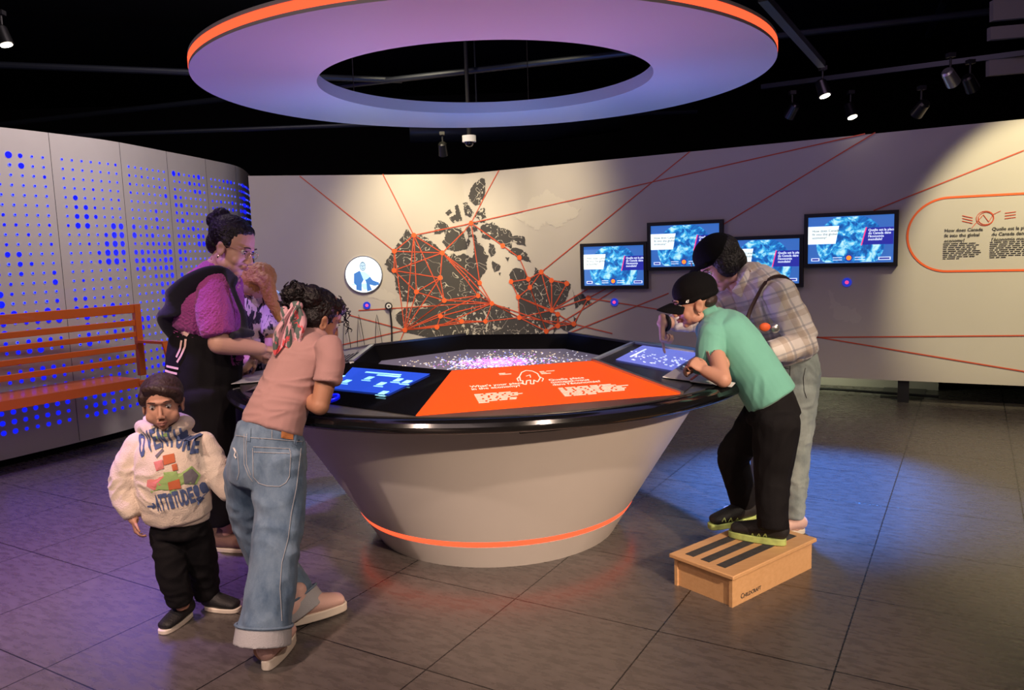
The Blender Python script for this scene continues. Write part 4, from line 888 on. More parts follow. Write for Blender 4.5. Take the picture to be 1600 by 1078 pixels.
def plaid_mat():
    m = mat('plaid_shirt', (.6, .55, .5), .8, bump=.2, bscale=300, sheen=.1); N, L = nodes(m); tc = N.new('ShaderNodeTexCoord'); prev = None
    for (ax, fq, w_, c, ph) in (((.9, .1, .35), 11, .30, (.42, .30, .20), .1), ((-.3, .1, .95), 11, .30, (.40, .30, .22), .5), ((.9, .1, .35), 11, .10, (.20, .22, .30), .72), ((-.3, .1, .95), 11, .10, (.20, .22, .30), .05)):
        d = N.new('ShaderNodeVectorMath'); d.operation = 'DOT_PRODUCT'; d.inputs[1].default_value = ax; L.new(tc.outputs['Object'], d.inputs[0])
        q = N.new('ShaderNodeMath'); q.operation = 'MULTIPLY_ADD'; q.inputs[1].default_value = fq; q.inputs[2].default_value = ph + 10; L.new(d.outputs['Value'], q.inputs[0])
        f = N.new('ShaderNodeMath'); f.operation = 'FRACT'; L.new(q.outputs[0], f.inputs[0]); l = N.new('ShaderNodeMath'); l.operation = 'LESS_THAN'; l.inputs[1].default_value = w_; L.new(f.outputs[0], l.inputs[0])
        h = N.new('ShaderNodeMath'); h.operation = 'MULTIPLY'; h.inputs[1].default_value = .42; L.new(l.outputs[0], h.inputs[0])
        mx = N.new('ShaderNodeMix'); mx.data_type = 'RGBA'; L.new(h.outputs[0], mx.inputs[0]); mx.inputs[7].default_value = c + (1,)
        if prev is None: mx.inputs[6].default_value = (.80, .75, .72, 1)
        else: L.new(prev, mx.inputs[6])
        prev = mx.outputs[2]
    L.new(prev, N['Principled BSDF'].inputs['Base Color'])
plaid_mat()
# ================================================================ woman in the purple knit
fr = Frame(at(365, 386, 3.75), (.88, -.20, -.40), (.40, 0, .92), 1.08)
wl_ = thing('person', 'woman in purple knit top with dark hair bun and eyeglasses, standing left of the kiosk', 'person', fl(340, 850))
CAP = 1.; body = MB(); head(body, fr)
nk = at(338, 425, 3.78)
loft(body, [fr.p(0, -.02, -.05), at(347, 408, 3.77), nk, at(333, 450, 3.78)], [.058, .055, .065, .09], n=18)
loft(body, [nk + Vector((0, 0, -.05)), at(325, 480, 3.8), at(322, 560, 3.82), at(322, 620, 3.82)], [(.17, .10), (.165, .12), (.15, .12), (.16, .13)], side=(0, 1, 0))
sh, el, wr = at(333, 446, 3.62), at(343, 536, 3.58), at(408, 545, 3.68)
loft(body, [sh, sh.lerp(el, .5), el], [.06, .056, .048]); loft(body, [el, el.lerp(wr, .35), wr], [.052, .048, .030])
hd = (at(450, 548, 3.78) - wr).normalized(); hand(body, wr, hd, (0, .3, -1), 1, .95, curl=(.3, .35, .4, .45))
sh2, el2, wr2 = at(352, 440, 3.98), at(365, 525, 4.02), at(415, 560, 3.95)
loft(body, [sh2, el2], [.058, .047]); loft(body, [el2, wr2], [.047, .03]); hand(body, wr2, at(450, 562, 3.9) - wr2, (0, -.3, -1), -1, .95)
legs = ((at(318, 610, 3.74), at(328, 720, 3.76), at(352, 815, 3.80), 0), (at(318, 610, 3.92), at(315, 720, 3.95), at(300, 808, 4.0), 1))
for a, b, c_, _ in legs: loft(body, [a, b, c_, c_ + Vector((0, 0, -.05))], [.09, .06, .038, .036])
bod, _ = solid(body, 'body', 'skin_light', wl_, .0045, 4, sculpt=head_sculpt(fr)); CAP = .15; worn = []
face_bits(wl_, fr)
# top
mb = MB()
loft(mb, [at(338, 428, 3.78), at(330, 452, 3.79), at(325, 490, 3.80), at(327, 520, 3.81), at(330, 542, 3.82)], [(.12, .085), (.20, .135), (.20, .165), (.175, .155), (.165, .14)], side=(0, 1, 0), n=26)
loft(mb, [at(334, 444, 3.66), at(336, 490, 3.60), at(341, 522, 3.58)], [.082, .080, .074]); loft(mb, [at(352, 440, 3.94), at(362, 510, 4.0)], [.08, .07])
for dy in (3.70, 3.90): loft(mb, [at(352, 500, dy), at(366, 508, dy)], [.075, .06])
loft(mb, [at(352, 545, 3.78), at(372, 566, 3.78)], [.06, .04])
def knit(p): return folds(.006, (12, 12, 9), 3)(p) + .0022*math.sin(p.z*300)*math.sin((p.x+p.y)*260)
worn.append(solid(mb, 'knit_top', 'purple_knit', wl_, .006, 5, knit))
# trousers
mb = MB()
loft(mb, [at(324, 528, 3.82), at(322, 545, 3.82), at(320, 580, 3.82), at(318, 630, 3.83)], [(.185, .165), (.19, .168), (.20, .17), (.20, .165)], side=(0, 1, 0), n=24, cap=.1)
for a, b, c_, k in legs: loft(mb, [a + Vector((0, 0, -.02)), a.lerp(b, .5), b, b.lerp(c_, .6), c_ + Vector((0, 0, .02))], [.135, .13, .12, .105, .09])
loft(mb, [at(322, 600, 3.83), at(345, 620, 3.85)], [.14, .07])
worn.insert(0, solid(mb, 'trousers', 'black_pants', wl_, .008, 5, folds(.010, (9, 9, 4), 1)))
for a, b, c_, k in legs:
    h = Vector((c_.x - .055, c_.y, 0)); shoe(wl_, h, h + Vector((.235, -.03, 0)), .085, .046, 'taupe', 'sole_white', sole=.022)
# hair with bun
mb = MB(); fr.ball(mb, 0, -.034, .048, .085, .096, .084); fr.ball(mb, 0, -.075, -.005, .066, .045, .060); fr.ball(mb, 0, .006, .080, .068, .056, .036); fr.ball(mb, .062, -.006, .02, .022, .03, .03)
fr.ball(mb, 0, -.105, .105, .038, .038, .036); fr.ball(mb, .01, -.128, .075, .030, .028, .034); fr.ball(mb, -.01, -.10, .05, .04, .04, .05)
solid(mb, 'hair', 'hair_black', wl_, .005, 4, folds(.004, (60, 60, 20), 2))
mb = MB()
for k in (-1, 1): P = [fr.p(k*(.033) + .020*math.cos(a), .094, -.002 + .017*math.sin(a)) for a in [2*PI*i/20 for i in range(21)]]; mb.tube(P, .0012, 6); mb.tube([fr.p(k*.052, .092, .004), fr.p(k*.078, .02, .004), fr.p(k*.08, -.01, .0)], .0012, 6)
mb.tube([fr.p(-.013, .096, .0), fr.p(0, .1, .003), fr.p(.013, .096, 0)], .0012, 6); mb.build('eyeglasses', 'metal_gold', wl_, smooth=True)
mb = MB(); fr.ball(mb, .084, -.004, -.052, .004, .004, .008); mb.build('earring', 'metal_gold', wl_)
# baby-carrier straps
mb = MB()
loft(mb, [at(366, 440, 3.62), at(350, 428, 3.66), at(330, 428, 3.62), at(300, 444, 3.60), at(276, 470, 3.62), at(264, 492, 3.66), at(272, 515, 3.72), at(282, 532, 3.74)], [(.030, .018), (.035, .02), (.05, .024), (.062, .03), (.066, .035), (.058, .035), (.05, .03), (.04, .02)], side=(.6, -.3, .75), n=16)
loft(mb, [at(360, 438, 3.63), at(368, 462, 3.62), at(380, 492, 3.64), at(380, 518, 3.64), at(362, 524, 3.56)], [(.014, .010), (.013, .010), (.015, .012), (.02, .018), (.02, .016)], side=(1, 0, 0), n=14)
loft(mb, [at(378, 520, 3.62), at(396, 521, 3.66)], [.026, .016])
solid(mb, 'carrier_strap', 'navy_strap', wl_, .006, 4)
mb = MB(); mat('pale_print', (.75, .52, .46), .8)
tw = worn[0][1]
patch(mb, tw, [(281,512),(294,510),(298,518),(292,526),(284,522)], .006); mb.build('pale_print', 'pale_print', worn[0][0]); 
for q in ([(291,530),(290,542),(284,556),(278,566)], [(285,532),(283,545),(277,558)], [(262,572),(280,576)], [(260,579),(278,584)], [(258,586),(276,591)]):
    mb = MB(); stroke(mb, tw, q, .010, .006, step=3)
    if mb.v: mb.build('pale_print', 'pale_print', worn[0][0])
for k in range(1, len(worn)): tuck(worn[k][0], [worn[0][1]], .004, .03)
tuck(bod, [w_[1] for w_ in worn])

# ================================================================ woman in the patterned blouse
fr = Frame(at(402, 449, 4.30), (-.55, -.55, -.52), (.32, -.25, .85), .98)
wb = thing('person', 'blond woman in black and cream patterned blouse bending behind the purple-topped woman', 'person', (-1.62, 4.62, 0))
CAP = 1.; body = MB(); head(body, fr)
loft(body, [fr.p(0, -.03, -.05), at(394, 452, 4.42), at(394, 482, 4.46), at(405, 560, 4.5), at(400, 610, 4.55)], [.05, .07, (.14, .10), (.13, .11), (.15, .12)], side=(1, .2, 0))
el, wr = at(425, 545, 4.2), at(398, 560, 4.05); loft(body, [at(425, 470, 4.36), el, wr], [.05, .042, .028]); hand(body, wr, (-.4, -.5, -.5), (0, 0, -1), 1, .95)
loft(body, [at(372, 470, 4.36), at(375, 540, 4.3), at(390, 565, 4.15)], [.05, .042, .03])
for k in (-1, 1): loft(body, [at(400 + k*20, 610, 4.55), at(398 + k*18, 720, 4.58), Vector((-1.58 + k*.09, 4.6, .06))], [.09, .06, .038])
bod, _ = solid(body, 'body', 'skin_light', wb, .006, 4, sculpt=head_sculpt(fr)); CAP = .15; worn = []; face_bits(wb, fr)
mb = MB(); loft(mb, [at(386, 450, 4.36), at(397, 485, 4.36), at(408, 530, 4.40), at(412, 570, 4.46)], [(.12, .08), (.175, .13), (.165, .13), (.16, .13)], side=(1, .2, 0), n=24)
loft(mb, [at(425, 472, 4.34), at(428, 520, 4.22)], [.072, .06]); loft(mb, [at(370, 465, 4.34), at(370, 525, 4.24)], [.07, .06])
worn.append(solid(mb, 'blouse', 'print_blouse', wb, .007, 5, folds(.008, (12, 12, 6), 8)))
mb = MB(); loft(mb, [at(410, 560, 4.5), at(402, 615, 4.55)], [(.16, .13), (.18, .15)], side=(1, .2, 0))
for k in (-1, 1): loft(mb, [at(400 + k*20, 612, 4.55), at(398 + k*18, 720, 4.58), Vector((-1.58 + k*.09, 4.6, .09))], [.105, .09, .07])
worn.append(solid(mb, 'trousers', 'black_pants', wb, .009, 4))
for k in (-1, 1): shoe(wb, (-1.58 + k*.09, 4.66, 0), (-1.55 + k*.09, 4.43, 0), .08, .042, 'shoe_black', 'sole_white')
mb = MB(); fr.ball(mb, 0, -.028, .044, .088, .098, .088); fr.ball(mb, .05, -.01, .0, .04, .06, .07); loft(mb, [fr.p(.05, .02, .06), at(415, 436, 4.20), at(424, 460, 4.17), at(431, 484, 4.16), at(438, 502, 4.16)], [.035, .030, .028, .024, .012])
loft(mb, [fr.p(.03, .04, .08), at(406, 442, 4.17), at(414, 462, 4.16), at(422, 482, 4.16)], [.016, .014, .012, .006]); loft(mb, [fr.p(-.07, -.02, .02), fr.p(-.08, -.02, -.05), fr.p(-.075, -.03, -.11)], [.025, .022, .012])
solid(mb, 'hair', 'hair_blond', wb, .006, 3, folds(.006, (60, 60, 14), 2))
for k in range(1, len(worn)): tuck(worn[k][0], [worn[0][1]], .004, .03)
tuck(bod, [w_[1] for w_ in worn])

# ================================================================ girl in jeans
fr = Frame(at(499, 497, 3.14), (.68, .56, -.50), (.36, .2, .90), .97)
gi = thing('person', 'girl in rose T-shirt and wide blue jeans, pink scarf in hair, leaning on kiosk', 'person', fl(420, 1030))
CAP = 1.; body = MB(); head(body, fr, .5)
loft(body, [fr.p(0, -.025, -.05), at(487, 524, 3.10), at(476, 548, 3.08)], [.047, .050, .07])
loft(body, [at(472, 555, 3.07), at(450, 600, 3.0), at(424, 665, 2.93), at(420, 700, 2.92)], [(.12, .085), (.105, .085), (.11, .085), (.12, .10)], side=(.85, -.5, 0))
sh, el = at(519, 552, 2.96), at(500, 634, 2.90); wr = at(468, 618, 3.02)
loft(body, [sh, sh.lerp(el, .5), el], [.043, .040, .034]); loft(body, [el, el.lerp(wr, .4), wr], [.036, .034, .023]); hand(body, wr, (-.3, 1, 0), (0, 0, -1), -1, .78)
sh2, el2, wr2 = at(448, 560, 3.18), at(440, 620, 3.22), at(470, 600, 3.36); loft(body, [sh2, el2, wr2], [.042, .034, .023]); hand(body, wr2, (.7, .7, -.05), (0, 0, -1), 1, .78)
RL = (at(436, 735, 2.88), at(430, 865, 2.78), at(412, 1000, 2.66)); LL = (at(392, 735, 2.96), at(418, 860, 3.05), at(474, 945, 3.02))
for L_ in (RL, LL): loft(body, list(L_) + [L_[2] + Vector((0, 0, -.04))], [.075, .05, .036, .033])
bod, _ = solid(body, 'body', 'skin_tan', gi, .0045, 4, sculpt=head_sculpt(fr)); CAP = .15; worn = []; face_bits(gi, fr)
mb = MB(); sd = Vector((.85, -.5, .15)).normalized()
loft(mb, [at(492, 526, 3.10), at(480, 545, 3.07), at(462, 580, 3.03), at(446, 615, 2.98), at(432, 645, 2.94), at(424, 668, 2.92)], [(.065, .055), (.125, .09), (.125, .10), (.118, .098), (.122, .10), (.128, .105)], side=sd, n=26)
loft(mb, [at(513, 540, 2.98), at(517, 565, 2.94), at(511, 597, 2.91)], [.052, .052, .050]); loft(mb, [at(455, 556, 3.14), at(444, 600, 3.2)], [.052, .045])
shirt, tsh = sol_ = solid(mb, 't_shirt', 'rose_jersey', gi, .005, 5, lambda p: folds(.0055, (9, 9, 22), 5, .2)(p)*(1.3 if p.z < 1.0 else .6))
# jeans
mb = MB()
loft(mb, [at(424, 664, 2.92), at(421, 690, 2.92), at(417, 725, 2.92), at(414, 750, 2.92)], [(.122, .10), (.138, .115), (.150, .13), (.140, .12)], side=(.95, -.25, 0), n=28)
for k in (-1, 1): mb.ball(at(417 + k*27, 728, 2.86 + .02*(k < 0)), .072, .075, .085)
loft(mb, [RL[0], at(436, 800, 2.83), at(430, 865, 2.76), at(424, 920, 2.72), at(412, 985, 2.66)], [.098, .092, .084, .086, .088])
loft(mb, [LL[0], at(396, 800, 3.02), at(418, 865, 3.06), at(444, 905, 3.04), at(463, 940, 3.02)], [.098, .090, .080, .078, .084])
worn.append(sol_); jeans, tj = sol_ = solid(mb, 'jeans', 'denim_blue', gi, .006, 5, folds(.008, (10, 10, 8), 9, .5))
worn.append(sol_)
for nm, a, b in (('cuff', at(413, 976, 2.665), at(410, 1006, 2.645)), ('cuff', at(461, 936, 3.02), at(476, 958, 3.01))):
    mb = MB(); loft(mb, [a, b], [.097, .101], round_=False, n=28, sub=4); o, tcf = solid(mb, nm, 'denim_inside', gi, .005, 2, label='pale turned-up cuff')
    mb = MB(); d = (b-a).normalized(); P = []; e1_ = d.orthogonal().normalized(); e2_ = d.cross(e1_)
    P = [a + (e1_*math.cos(t) + e2_*math.sin(t))*.099 for t in [2*PI*i/36 for i in range(37)]]; mb.tube(P, .005, 6); mb.build('cuff_seam', 'denim_blue', o)
mb = MB()
def ds(px, wd=.0022): stroke(mb, tj, px, wd)
ds([(395,700),(395,704),(396,745),(405,755),(418,759),(437,760),(447,754),(452,744),(454,710),(452,701),(396,698)]); ds([(397,706),(452,709)])
ds([(355,697),(368,701),(372,712),(374,738),(371,750)]); ds([(382,678),(382,700),(382,725),(388,742),(395,752)]); ds([(386,678),(385,702),(386,726),(392,742)]); ds([(369,680),(395,684),(430,686),(472,690)]); ds([(425,672),(425,686)])
ds([(470,700),(463,760),(455,800),(450,840),(440,880),(437,920),(440,970)]); ds([(367,668),(372,664)])
mb.build('stitching', 'stitch', jeans)
for px in ([(386,668),(392,668),(391,690),(385,689)], [(460,672),(466,673),(465,696),(459,694)]): 
    mb = MB(); patch(mb, tj, px, .004); mb.build('belt_loop', 'denim_blue', jeans)
mb = MB(); patch(mb, tj, [(440,670),(459,672),(458,687),(439,684)], .005); mb.build('leather_tag', 'leather_tag', jeans)
mb = MB(); stroke(mb, tj, [(366,700),(369,706),(367,712),(370,716)], .005, .003); mb.build('frayed_patch', 'paper', jeans)
# shoes
h = fl(415, 1050); shoe(gi, h + Vector((.0, .01, 0)), h + Vector((.02, .235, 0)), .105, .046, 'shoe_pink', 'sole_white', sole=.038)
h = fl(452, 985); t_ = fl(528, 958); t_ = h + (t_-h).normalized()*.235; shoe(gi, h + Vector((0, .02, .01)), t_ + Vector((0, 0.02, 0.005)), .10, .046, 'shoe_pink', 'sole_white', sole=.034)
# hair: cap, curly puff, side ringlets
mb = MB(); fr.ball(mb, 0, -.026, .032, .083, .097, .085); fr.ball(mb, 0, -.070, -.020, .066, .050, .060); fr.ball(mb, 0, .03, .066, .066, .052, .040); fr.ball(mb, .05, -.04, -.01, .035, .04, .045)
pc = at(456, 462, 3.06); mb.ball(pc, .040); mb.ball(pc + Vector((.03, 0, .015)), .036); mb.ball(pc + Vector((.01, 0, -.03)), .034); mb.ball(pc + Vector((.07, .02, -.01)), .05)
solid(mb, 'hair', 'hair_black', gi, .0045, 3, folds(.005, (45, 45, 45), 2))
rnd = random.Random(4); mb = MB()
def curl(c0, c1, r, turns, th=.0022, n=None):
    n = n or int(turns*14); c0, c1 = Vector(c0), Vector(c1); d = (c1-c0).normalized(); a = d.orthogonal().normalized(); b = d.cross(a)
    mb.tube([c0.lerp(c1, i/n) + (a*math.cos(2*PI*turns*i/n) + b*math.sin(2*PI*turns*i/n))*r*(.6+.6*i/n) for i in range(n+1)], th, 5)
for k in range(7): a0 = at(533 + rnd.uniform(-5, 5), 468 + rnd.uniform(-8, 6), 3.2 + rnd.uniform(-.03, .03)); curl(a0, at(545 + rnd.uniform(-3, 4), 500 + rnd.uniform(-12, 24), 3.22 + rnd.uniform(-.03, .02)), .006, rnd.uniform(3, 5), .0017)
for k in range(46):
    v = Vector((rnd.gauss(0, 1), rnd.gauss(0, 1), rnd.gauss(0, 1))).normalized(); p = pc + Vector((.01, 0, 0)) + v*.045; curl(p, p + v*rnd.uniform(.005, .018) + Vector((rnd.uniform(-.012, .006), 0, -.006)), rnd.uniform(.008, .014), rnd.uniform(.8, 1.3), .0026)
mb.build('curls', 'hair_black', gi, smooth=True)
# scarf tails
def ribbon(name, pts, wid, m_='print_scarf'):
    mb = MB(); L, R_ = [], []
    k = 14; P = [Vector(p) for p in pts]; C = [cr(P, i*(len(P)-1)/k*.9999) for i in range(k+1)]; W = [cr([Vector((w_, 0, 0)) for w_ in wid], i*(len(P)-1)/k*.9999).x for i in range(k+1)]
    nx = 8; vs = []
    for i, c_ in enumerate(C):
        t = (C[min(i+1, k)] - C[max(i-1, 0)]).normalized(); sd_ = t.cross(Vector((.2, -1, 0))).normalized(); nn_ = t.cross(sd_)
        for j in range(nx+1): u_ = j/nx*2-1; vs.append(c_ + sd_*u_*W[i] + nn_*.010*math.sin(u_*5 + i*.35))
    mb.add(vs, [(i*(nx+1)+j, i*(nx+1)+j+1, (i+1)*(nx+1)+j+1, (i+1)*(nx+1)+j) for i in range(k) for j in range(nx)])
    o = mb.build(name, m_, gi, smooth=True); s_ = o.modifiers.new('t', 'SOLIDIFY'); s_.thickness = .0025; return o
ribbon('scarf_tail', [at(464, 478, 3.02), at(465, 500, 2.99), at(458, 525, 2.98), at(457, 550, 2.98), at(468, 566, 2.97)], [.014, .036, .034, .030, .004])
ribbon('scarf_tail', [at(462, 478, 3.01), at(450, 500, 2.98), at(440, 520, 2.98), at(434, 540, 2.98), at(429, 557, 2.97)], [.012, .018, .026, .020, .002])
mb = MB(); mb.ball(at(463, 478, 3.02), .026, .022, .020); mb.ball(at(445, 490, 3.03), .018, .012, .03); mb.build('scarf_knot', 'print_scarf', gi, smooth=True)
for k in range(1, len(worn)): tuck(worn[k][0], [worn[0][1]], .004, .03)
tuck(bod, [w_[1] for w_ in worn])

# ================================================================ toddler
fr = Frame(at(254, 629, 2.98), (.28, -.95, -.10), (0, -.1, 1), .90)
to = thing('person', 'toddler in cream lettered hoodie and black trousers walking in front at the left', 'person', fl(305, 965))
CAP = 1.; body = MB(); head(body, fr, 1.)
loft(body, [fr.p(0, -.015, -.05), at(258, 668, 3.02), at(262, 700, 3.03)], [.040, .045, .07]); loft(body, [at(262, 700, 3.03), at(272, 760, 3.03), at(282, 815, 3.03)], [(.10, .07), (.10, .075), (.095, .075)], side=(1, 0, 0))
A1 = (at(214, 700, 3.02), at(193, 765, 3.0), at(209, 812, 2.94)); A2 = (at(318, 700, 3.05), at(345, 745, 3.05), at(366, 776, 3.04))
loft(body, list(A1), [.032, .027, .019]); hand(body, A1[2], at(214, 840, 2.92) - A1[2], (.8, .5, 0), 1, .58, curl=(.45, .5, .55, .6))
loft(body, list(A2), [.032, .027, .019]); hand(body, A2[2], (.6, .1, -.6), (-.5, .5, 0), -1, .58)
T1 = (at(262, 828, 3.03), at(270, 890, 3.0), at(285, 945, 3.0)); T2 = (at(303, 828, 3.05), at(318, 885, 3.1), at(324, 934, 3.13))
for T_ in (T1, T2): loft(body, list(T_), [.055, .038, .028])
bod, _ = solid(body, 'body', 'skin_warm', to, .004, 4, sculpt=head_sculpt(fr)); CAP = .15; worn = []; face_bits(to, fr, brows='hair_brown', bw=.6)
mb = MB()
loft(mb, [at(259, 676, 3.03), at(262, 695, 3.03), at(266, 730, 3.02), at(272, 770, 3.02), at(279, 803, 3.03)], [(.085, .065), (.135, .09), (.140, .115), (.140, .118), (.130, .11)], side=(1, 0, 0), n=28)
loft(mb, [at(222, 696, 3.03), at(202, 735, 3.0), at(197, 765, 2.99), at(205, 795, 2.96), at(209, 806, 2.95)], [.062, .062, .058, .045, .034]); loft(mb, [at(312, 694, 3.05), at(338, 735, 3.05), at(357, 766, 3.04), at(363, 774, 3.04)], [.062, .058, .044, .034])
loft(mb, [at(222, 668, 3.07), at(235, 672, 3.0), at(258, 680, 2.965), at(282, 668, 3.0), at(292, 660, 3.08), at(262, 655, 3.13), at(228, 662, 3.10)], [.026, .026, .024, .026, .028, .03, .026])
hood, th_ = sol_ = solid(mb, 'hoodie', 'cream_fleece', to, .005, 4, lambda p: folds(.008, (12, 12, 17), 2, .3)(p)*(1. if abs(p.x + 1.245) > .10 else .4))
worn.append(sol_)
mb = MB(); loft(mb, [at(280, 800, 3.03), at(281, 812, 3.03)], [(.120, .094), (.116, .090)], side=(1, 0, 0), n=28); solid(mb, 'waistband', 'cream_fleece', to, .005, 3)
def finer(vs, fs, cuts=2):
    bm = bmesh.new(); bv = [bm.verts.new(v) for v in vs]
    for f in fs:
        try: bm.faces.new([bv[i] for i in f])
        except ValueError: pass
    for _ in range(3):
        e = [e for e in bm.edges if e.calc_length() > .008]
        if e: bmesh.ops.subdivide_edges(bm, edges=e, cuts=1)
    bmesh.ops.triangulate(bm, faces=bm.faces); bm.verts.index_update(); out = [v.co.copy() for v in bm.verts], [tuple(v.index for v in f.verts) for f in bm.faces]; bm.free(); return out
def onto(vs, tree, lift=.0025):
    out = []
    for v in vs:
        h = tree.ray_cast(Vector((v.x, v.y - .5, v.z)), Vector((0, 1, 0)))
        out.append((h[0] + Vector((0, -lift, 0))) if h[0] is not None else v)
    return out
mat('print_blue', (.07, .11, .25), .8); mat('print_green', (.30, .46, .16), .8); mat('print_rose', (.62, .20, .19), .8); mat('print_rust', (.52, .13, .05), .8); mat('print_grey', (.16, .15, .17), .8)
def htext(word, x0, x1, yf, hs, tilt):
    """heavy letters laid along a curve on the hoodie front"""
    n = len(word)
    for i, ch_ in enumerate(word):
        f_ = (i+.5)/n; px = x0 + (x1-x0)*f_; py = yf(f_); p = at(px, py, 2.9); a = tilt(f_); xd_ = Vector((math.cos(a), 0, math.sin(a))); yd_ = Vector((-math.sin(a), 0, math.cos(a)))
        vs, fs = textmesh(ch_, hs(f_), (0, 0, 0), (1, 0, 0), (0, 0, 1), bold=.004)
        if not vs: continue
        mx_ = max(v.x for v in vs); mn_ = min(v.x for v in vs); sx = (x1-x0)/n*.0024*.98/max(mx_-mn_, 1e-3)
        if ch_ in 'iI!': sx = min(sx, .95)
        vs = [p + xd_*((v.x-(mx_+mn_)/2)*sx) + yd_*(v.z*1.0) for v in vs]; mb = MB(); vs, fs = finer(vs, fs); mb.add(onto(vs, th_, .0035), fs); mb.build('letter', 'print_blue', hood)
htext('DVENTURE', 213, 297, lambda f: 724 - 24*math.sin(PI*(.12+.80*f)) + 2*(1-f), lambda f: .108 - .014*f, lambda f: .55 - .62*f*1.1)
htext('ATTiTUDE!!', 246, 312, lambda f: 797 - 10*f, lambda f: .085, lambda f: .14)
mb = MB(); stroke(mb, th_, [(231,791),(243,790)], .006, .003); stroke(mb, th_, [(239,786),(243,790),(239,794)], .006, .003); mb.build('arrow_print', 'print_blue', hood)
for nm, m_, polys in (('hill_print', 'print_green', [[(233,758),(262,738),(300,728),(314,742),(308,756),(270,772),(236,770)], [(238,682),(262,676),(263,682),(240,688)], [(255,738),(276,736),(280,752),(262,757)]]), ('rose_print', 'print_rose', [[(230,750),(256,744),(259,760),(240,766),(229,760)], [(240,722),(254,718),(256,732),(244,736)]]),
                      ('rust_print', 'print_rust', [[(254,712),(272,708),(274,722),(256,727)], [(262,754),(280,748),(283,763),(264,766)], [(268,726),(276,724),(278,734),(270,736)]]), ('grey_print', 'print_grey', [[(286,740),(300,732),(310,742),(304,756),(288,756)], [(242,712),(254,700),(256,704),(245,716)]])):
    for q in polys:
        mb = MB(); patch(mb, th_, q, .003 + .001*('rust' in nm or 'grey' in nm) + .0005*('rose' in nm))
        if mb.v: mb.build(nm, m_, hood)
mb = MB(); loft(mb, [at(281, 812, 3.03), at(282, 832, 3.03)], [(.105, .085), (.11, .09)], side=(1, 0, 0), n=24)
loft(mb, [at(263, 832, 3.03), at(266, 870, 3.0), at(272, 905, 2.99), at(284, 940, 3.0)], [.068, .062, .056, .048]); loft(mb, [at(304, 832, 3.05), at(314, 870, 3.08), at(320, 905, 3.12), at(324, 930, 3.13)], [.068, .062, .055, .047])
worn.append(solid(mb, 'trousers', 'black_pants', to, .006, 4, folds(.007, (14, 14, 16), 6)))
h = fl(298, 962); t_ = fl(262, 986); t_ = h + (t_-h).normalized()*.165; shoe(to, h, t_, .075, .037, 'shoe_black', 'sole_white', sole=.02); h = fl(322, 952); t_ = h + Vector((.150, -.03, 0)); shoe(to, h, t_, .075, .037, 'shoe_black', 'sole_white', sole=.02)
mb = MB(); fr.ball(mb, 0, -.022, .042, .087, .100, .082); fr.ball(mb, 0, -.06, -.01, .078, .055, .055); loft(mb, [fr.p(-.066, .040, .045), fr.p(-.03, .068, .066), fr.p(.02, .068, .082), fr.p(.055, .045, .070)], [.020, .018, .016, .018]); fr.ball(mb, -.070, .03, .03, .02, .03, .035); fr.ball(mb, .070, .02, .03, .02, .03, .035)
solid(mb, 'hair', 'hair_brown', to, .0045, 6, folds(.0022, (50, 50, 22), 2))
for k in range(1, len(worn)): tuck(worn[k][0], [worn[0][1]], .004, .03)
tuck(bod, [w_[1] for w_ in worn])

# ================================================================ boy in cap
fr = Frame(at(1084, 471, 3.50), (-.93, .08, -.27), (-.27, 0, .95), .98)
bo = thing('person', 'boy in black cap, mint T-shirt and black trousers standing on the wooden step box', 'person', fl(1190, 845, .14))
CAP = 1.; body = MB(); head(body, fr, .5)
loft(body, [fr.p(0, -.03, -.05), at(1112, 490, 3.5), at(1125, 510, 3.48)], [.047, .050, .08]); loft(body, [at(1128, 515, 3.48), at(1160, 560, 3.42), at(1198, 625, 3.36)], [(.12, .09), (.11, .085), (.11, .09)], side=(.2, 1, 0))
sh, el = at(1112, 530, 3.36), fl(1130, 593, .895); wr = fl(1103, 580, .925)
loft(body, [sh, sh.lerp(el, .5), el], [.042, .038, .033]); loft(body, [el, wr], [.034, .026]); hand(body, wr, at(1076, 560, wr.y + .03) - wr, (-.2, .6, -.5), -1, .80, curl=(1.0, 1.05, 1.1, 1.1), thumb=.9)
sh2 = at(1105, 515, 3.62); el2 = fl(1128, 570, .93) ; loft(body, [sh2, el2, fl(1100, 566, .94)], [.042, .034, .024]); hand(body, fl(1100, 566, .94), (-1, .1, -.1), (0, 0, -1), 1, .8, curl=(.6, .7, .8, .8))
K1 = (at(1190, 655, 3.46), at(1146, 712, 3.56), at(1164, 795, 3.62)); K2 = (at(1213, 660, 3.30), at(1207, 745, 3.30), at(1207, 818, 3.25))
for K_ in (K1, K2): loft(body, list(K_), [.075, .05, .034])
bod, _ = solid(body, 'body', 'skin_warm', bo, .0045, 4, sculpt=head_sculpt(fr)); CAP = .15; worn = []; face_bits(bo, fr)
mb = MB(); loft(mb, [at(1116, 497, 3.49), at(1130, 512, 3.48), at(1155, 542, 3.44), at(1180, 580, 3.40), at(1197, 609, 3.365), at(1205, 622, 3.355)], [(.075, .055), (.138, .098), (.138, .108), (.125, .108), (.125, .112), (.128, .112)], side=(.25, .95, .1), n=28)
loft(mb, [at(1112, 520, 3.38), at(1110, 548, 3.35), at(1106, 584, 3.34)], [.060, .060, .060]); loft(mb, [at(1105, 515, 3.60), at(1112, 545, 3.66)], [.056, .05])
loft(mb, [at(1106, 497, 3.49), at(1118, 494, 3.49)], [.058, .058]); loft(mb, [at(1124, 508, 3.47), at(1116, 516, 3.42), at(1112, 526, 3.37)], [.075, .068, .060], cap=1)
sol_ = solid(mb, 't_shirt', 'mint_jersey', bo, .005, 5, lambda p: folds(.005, (14, 14, 7), 4, .2)(p))
worn.append(sol_)
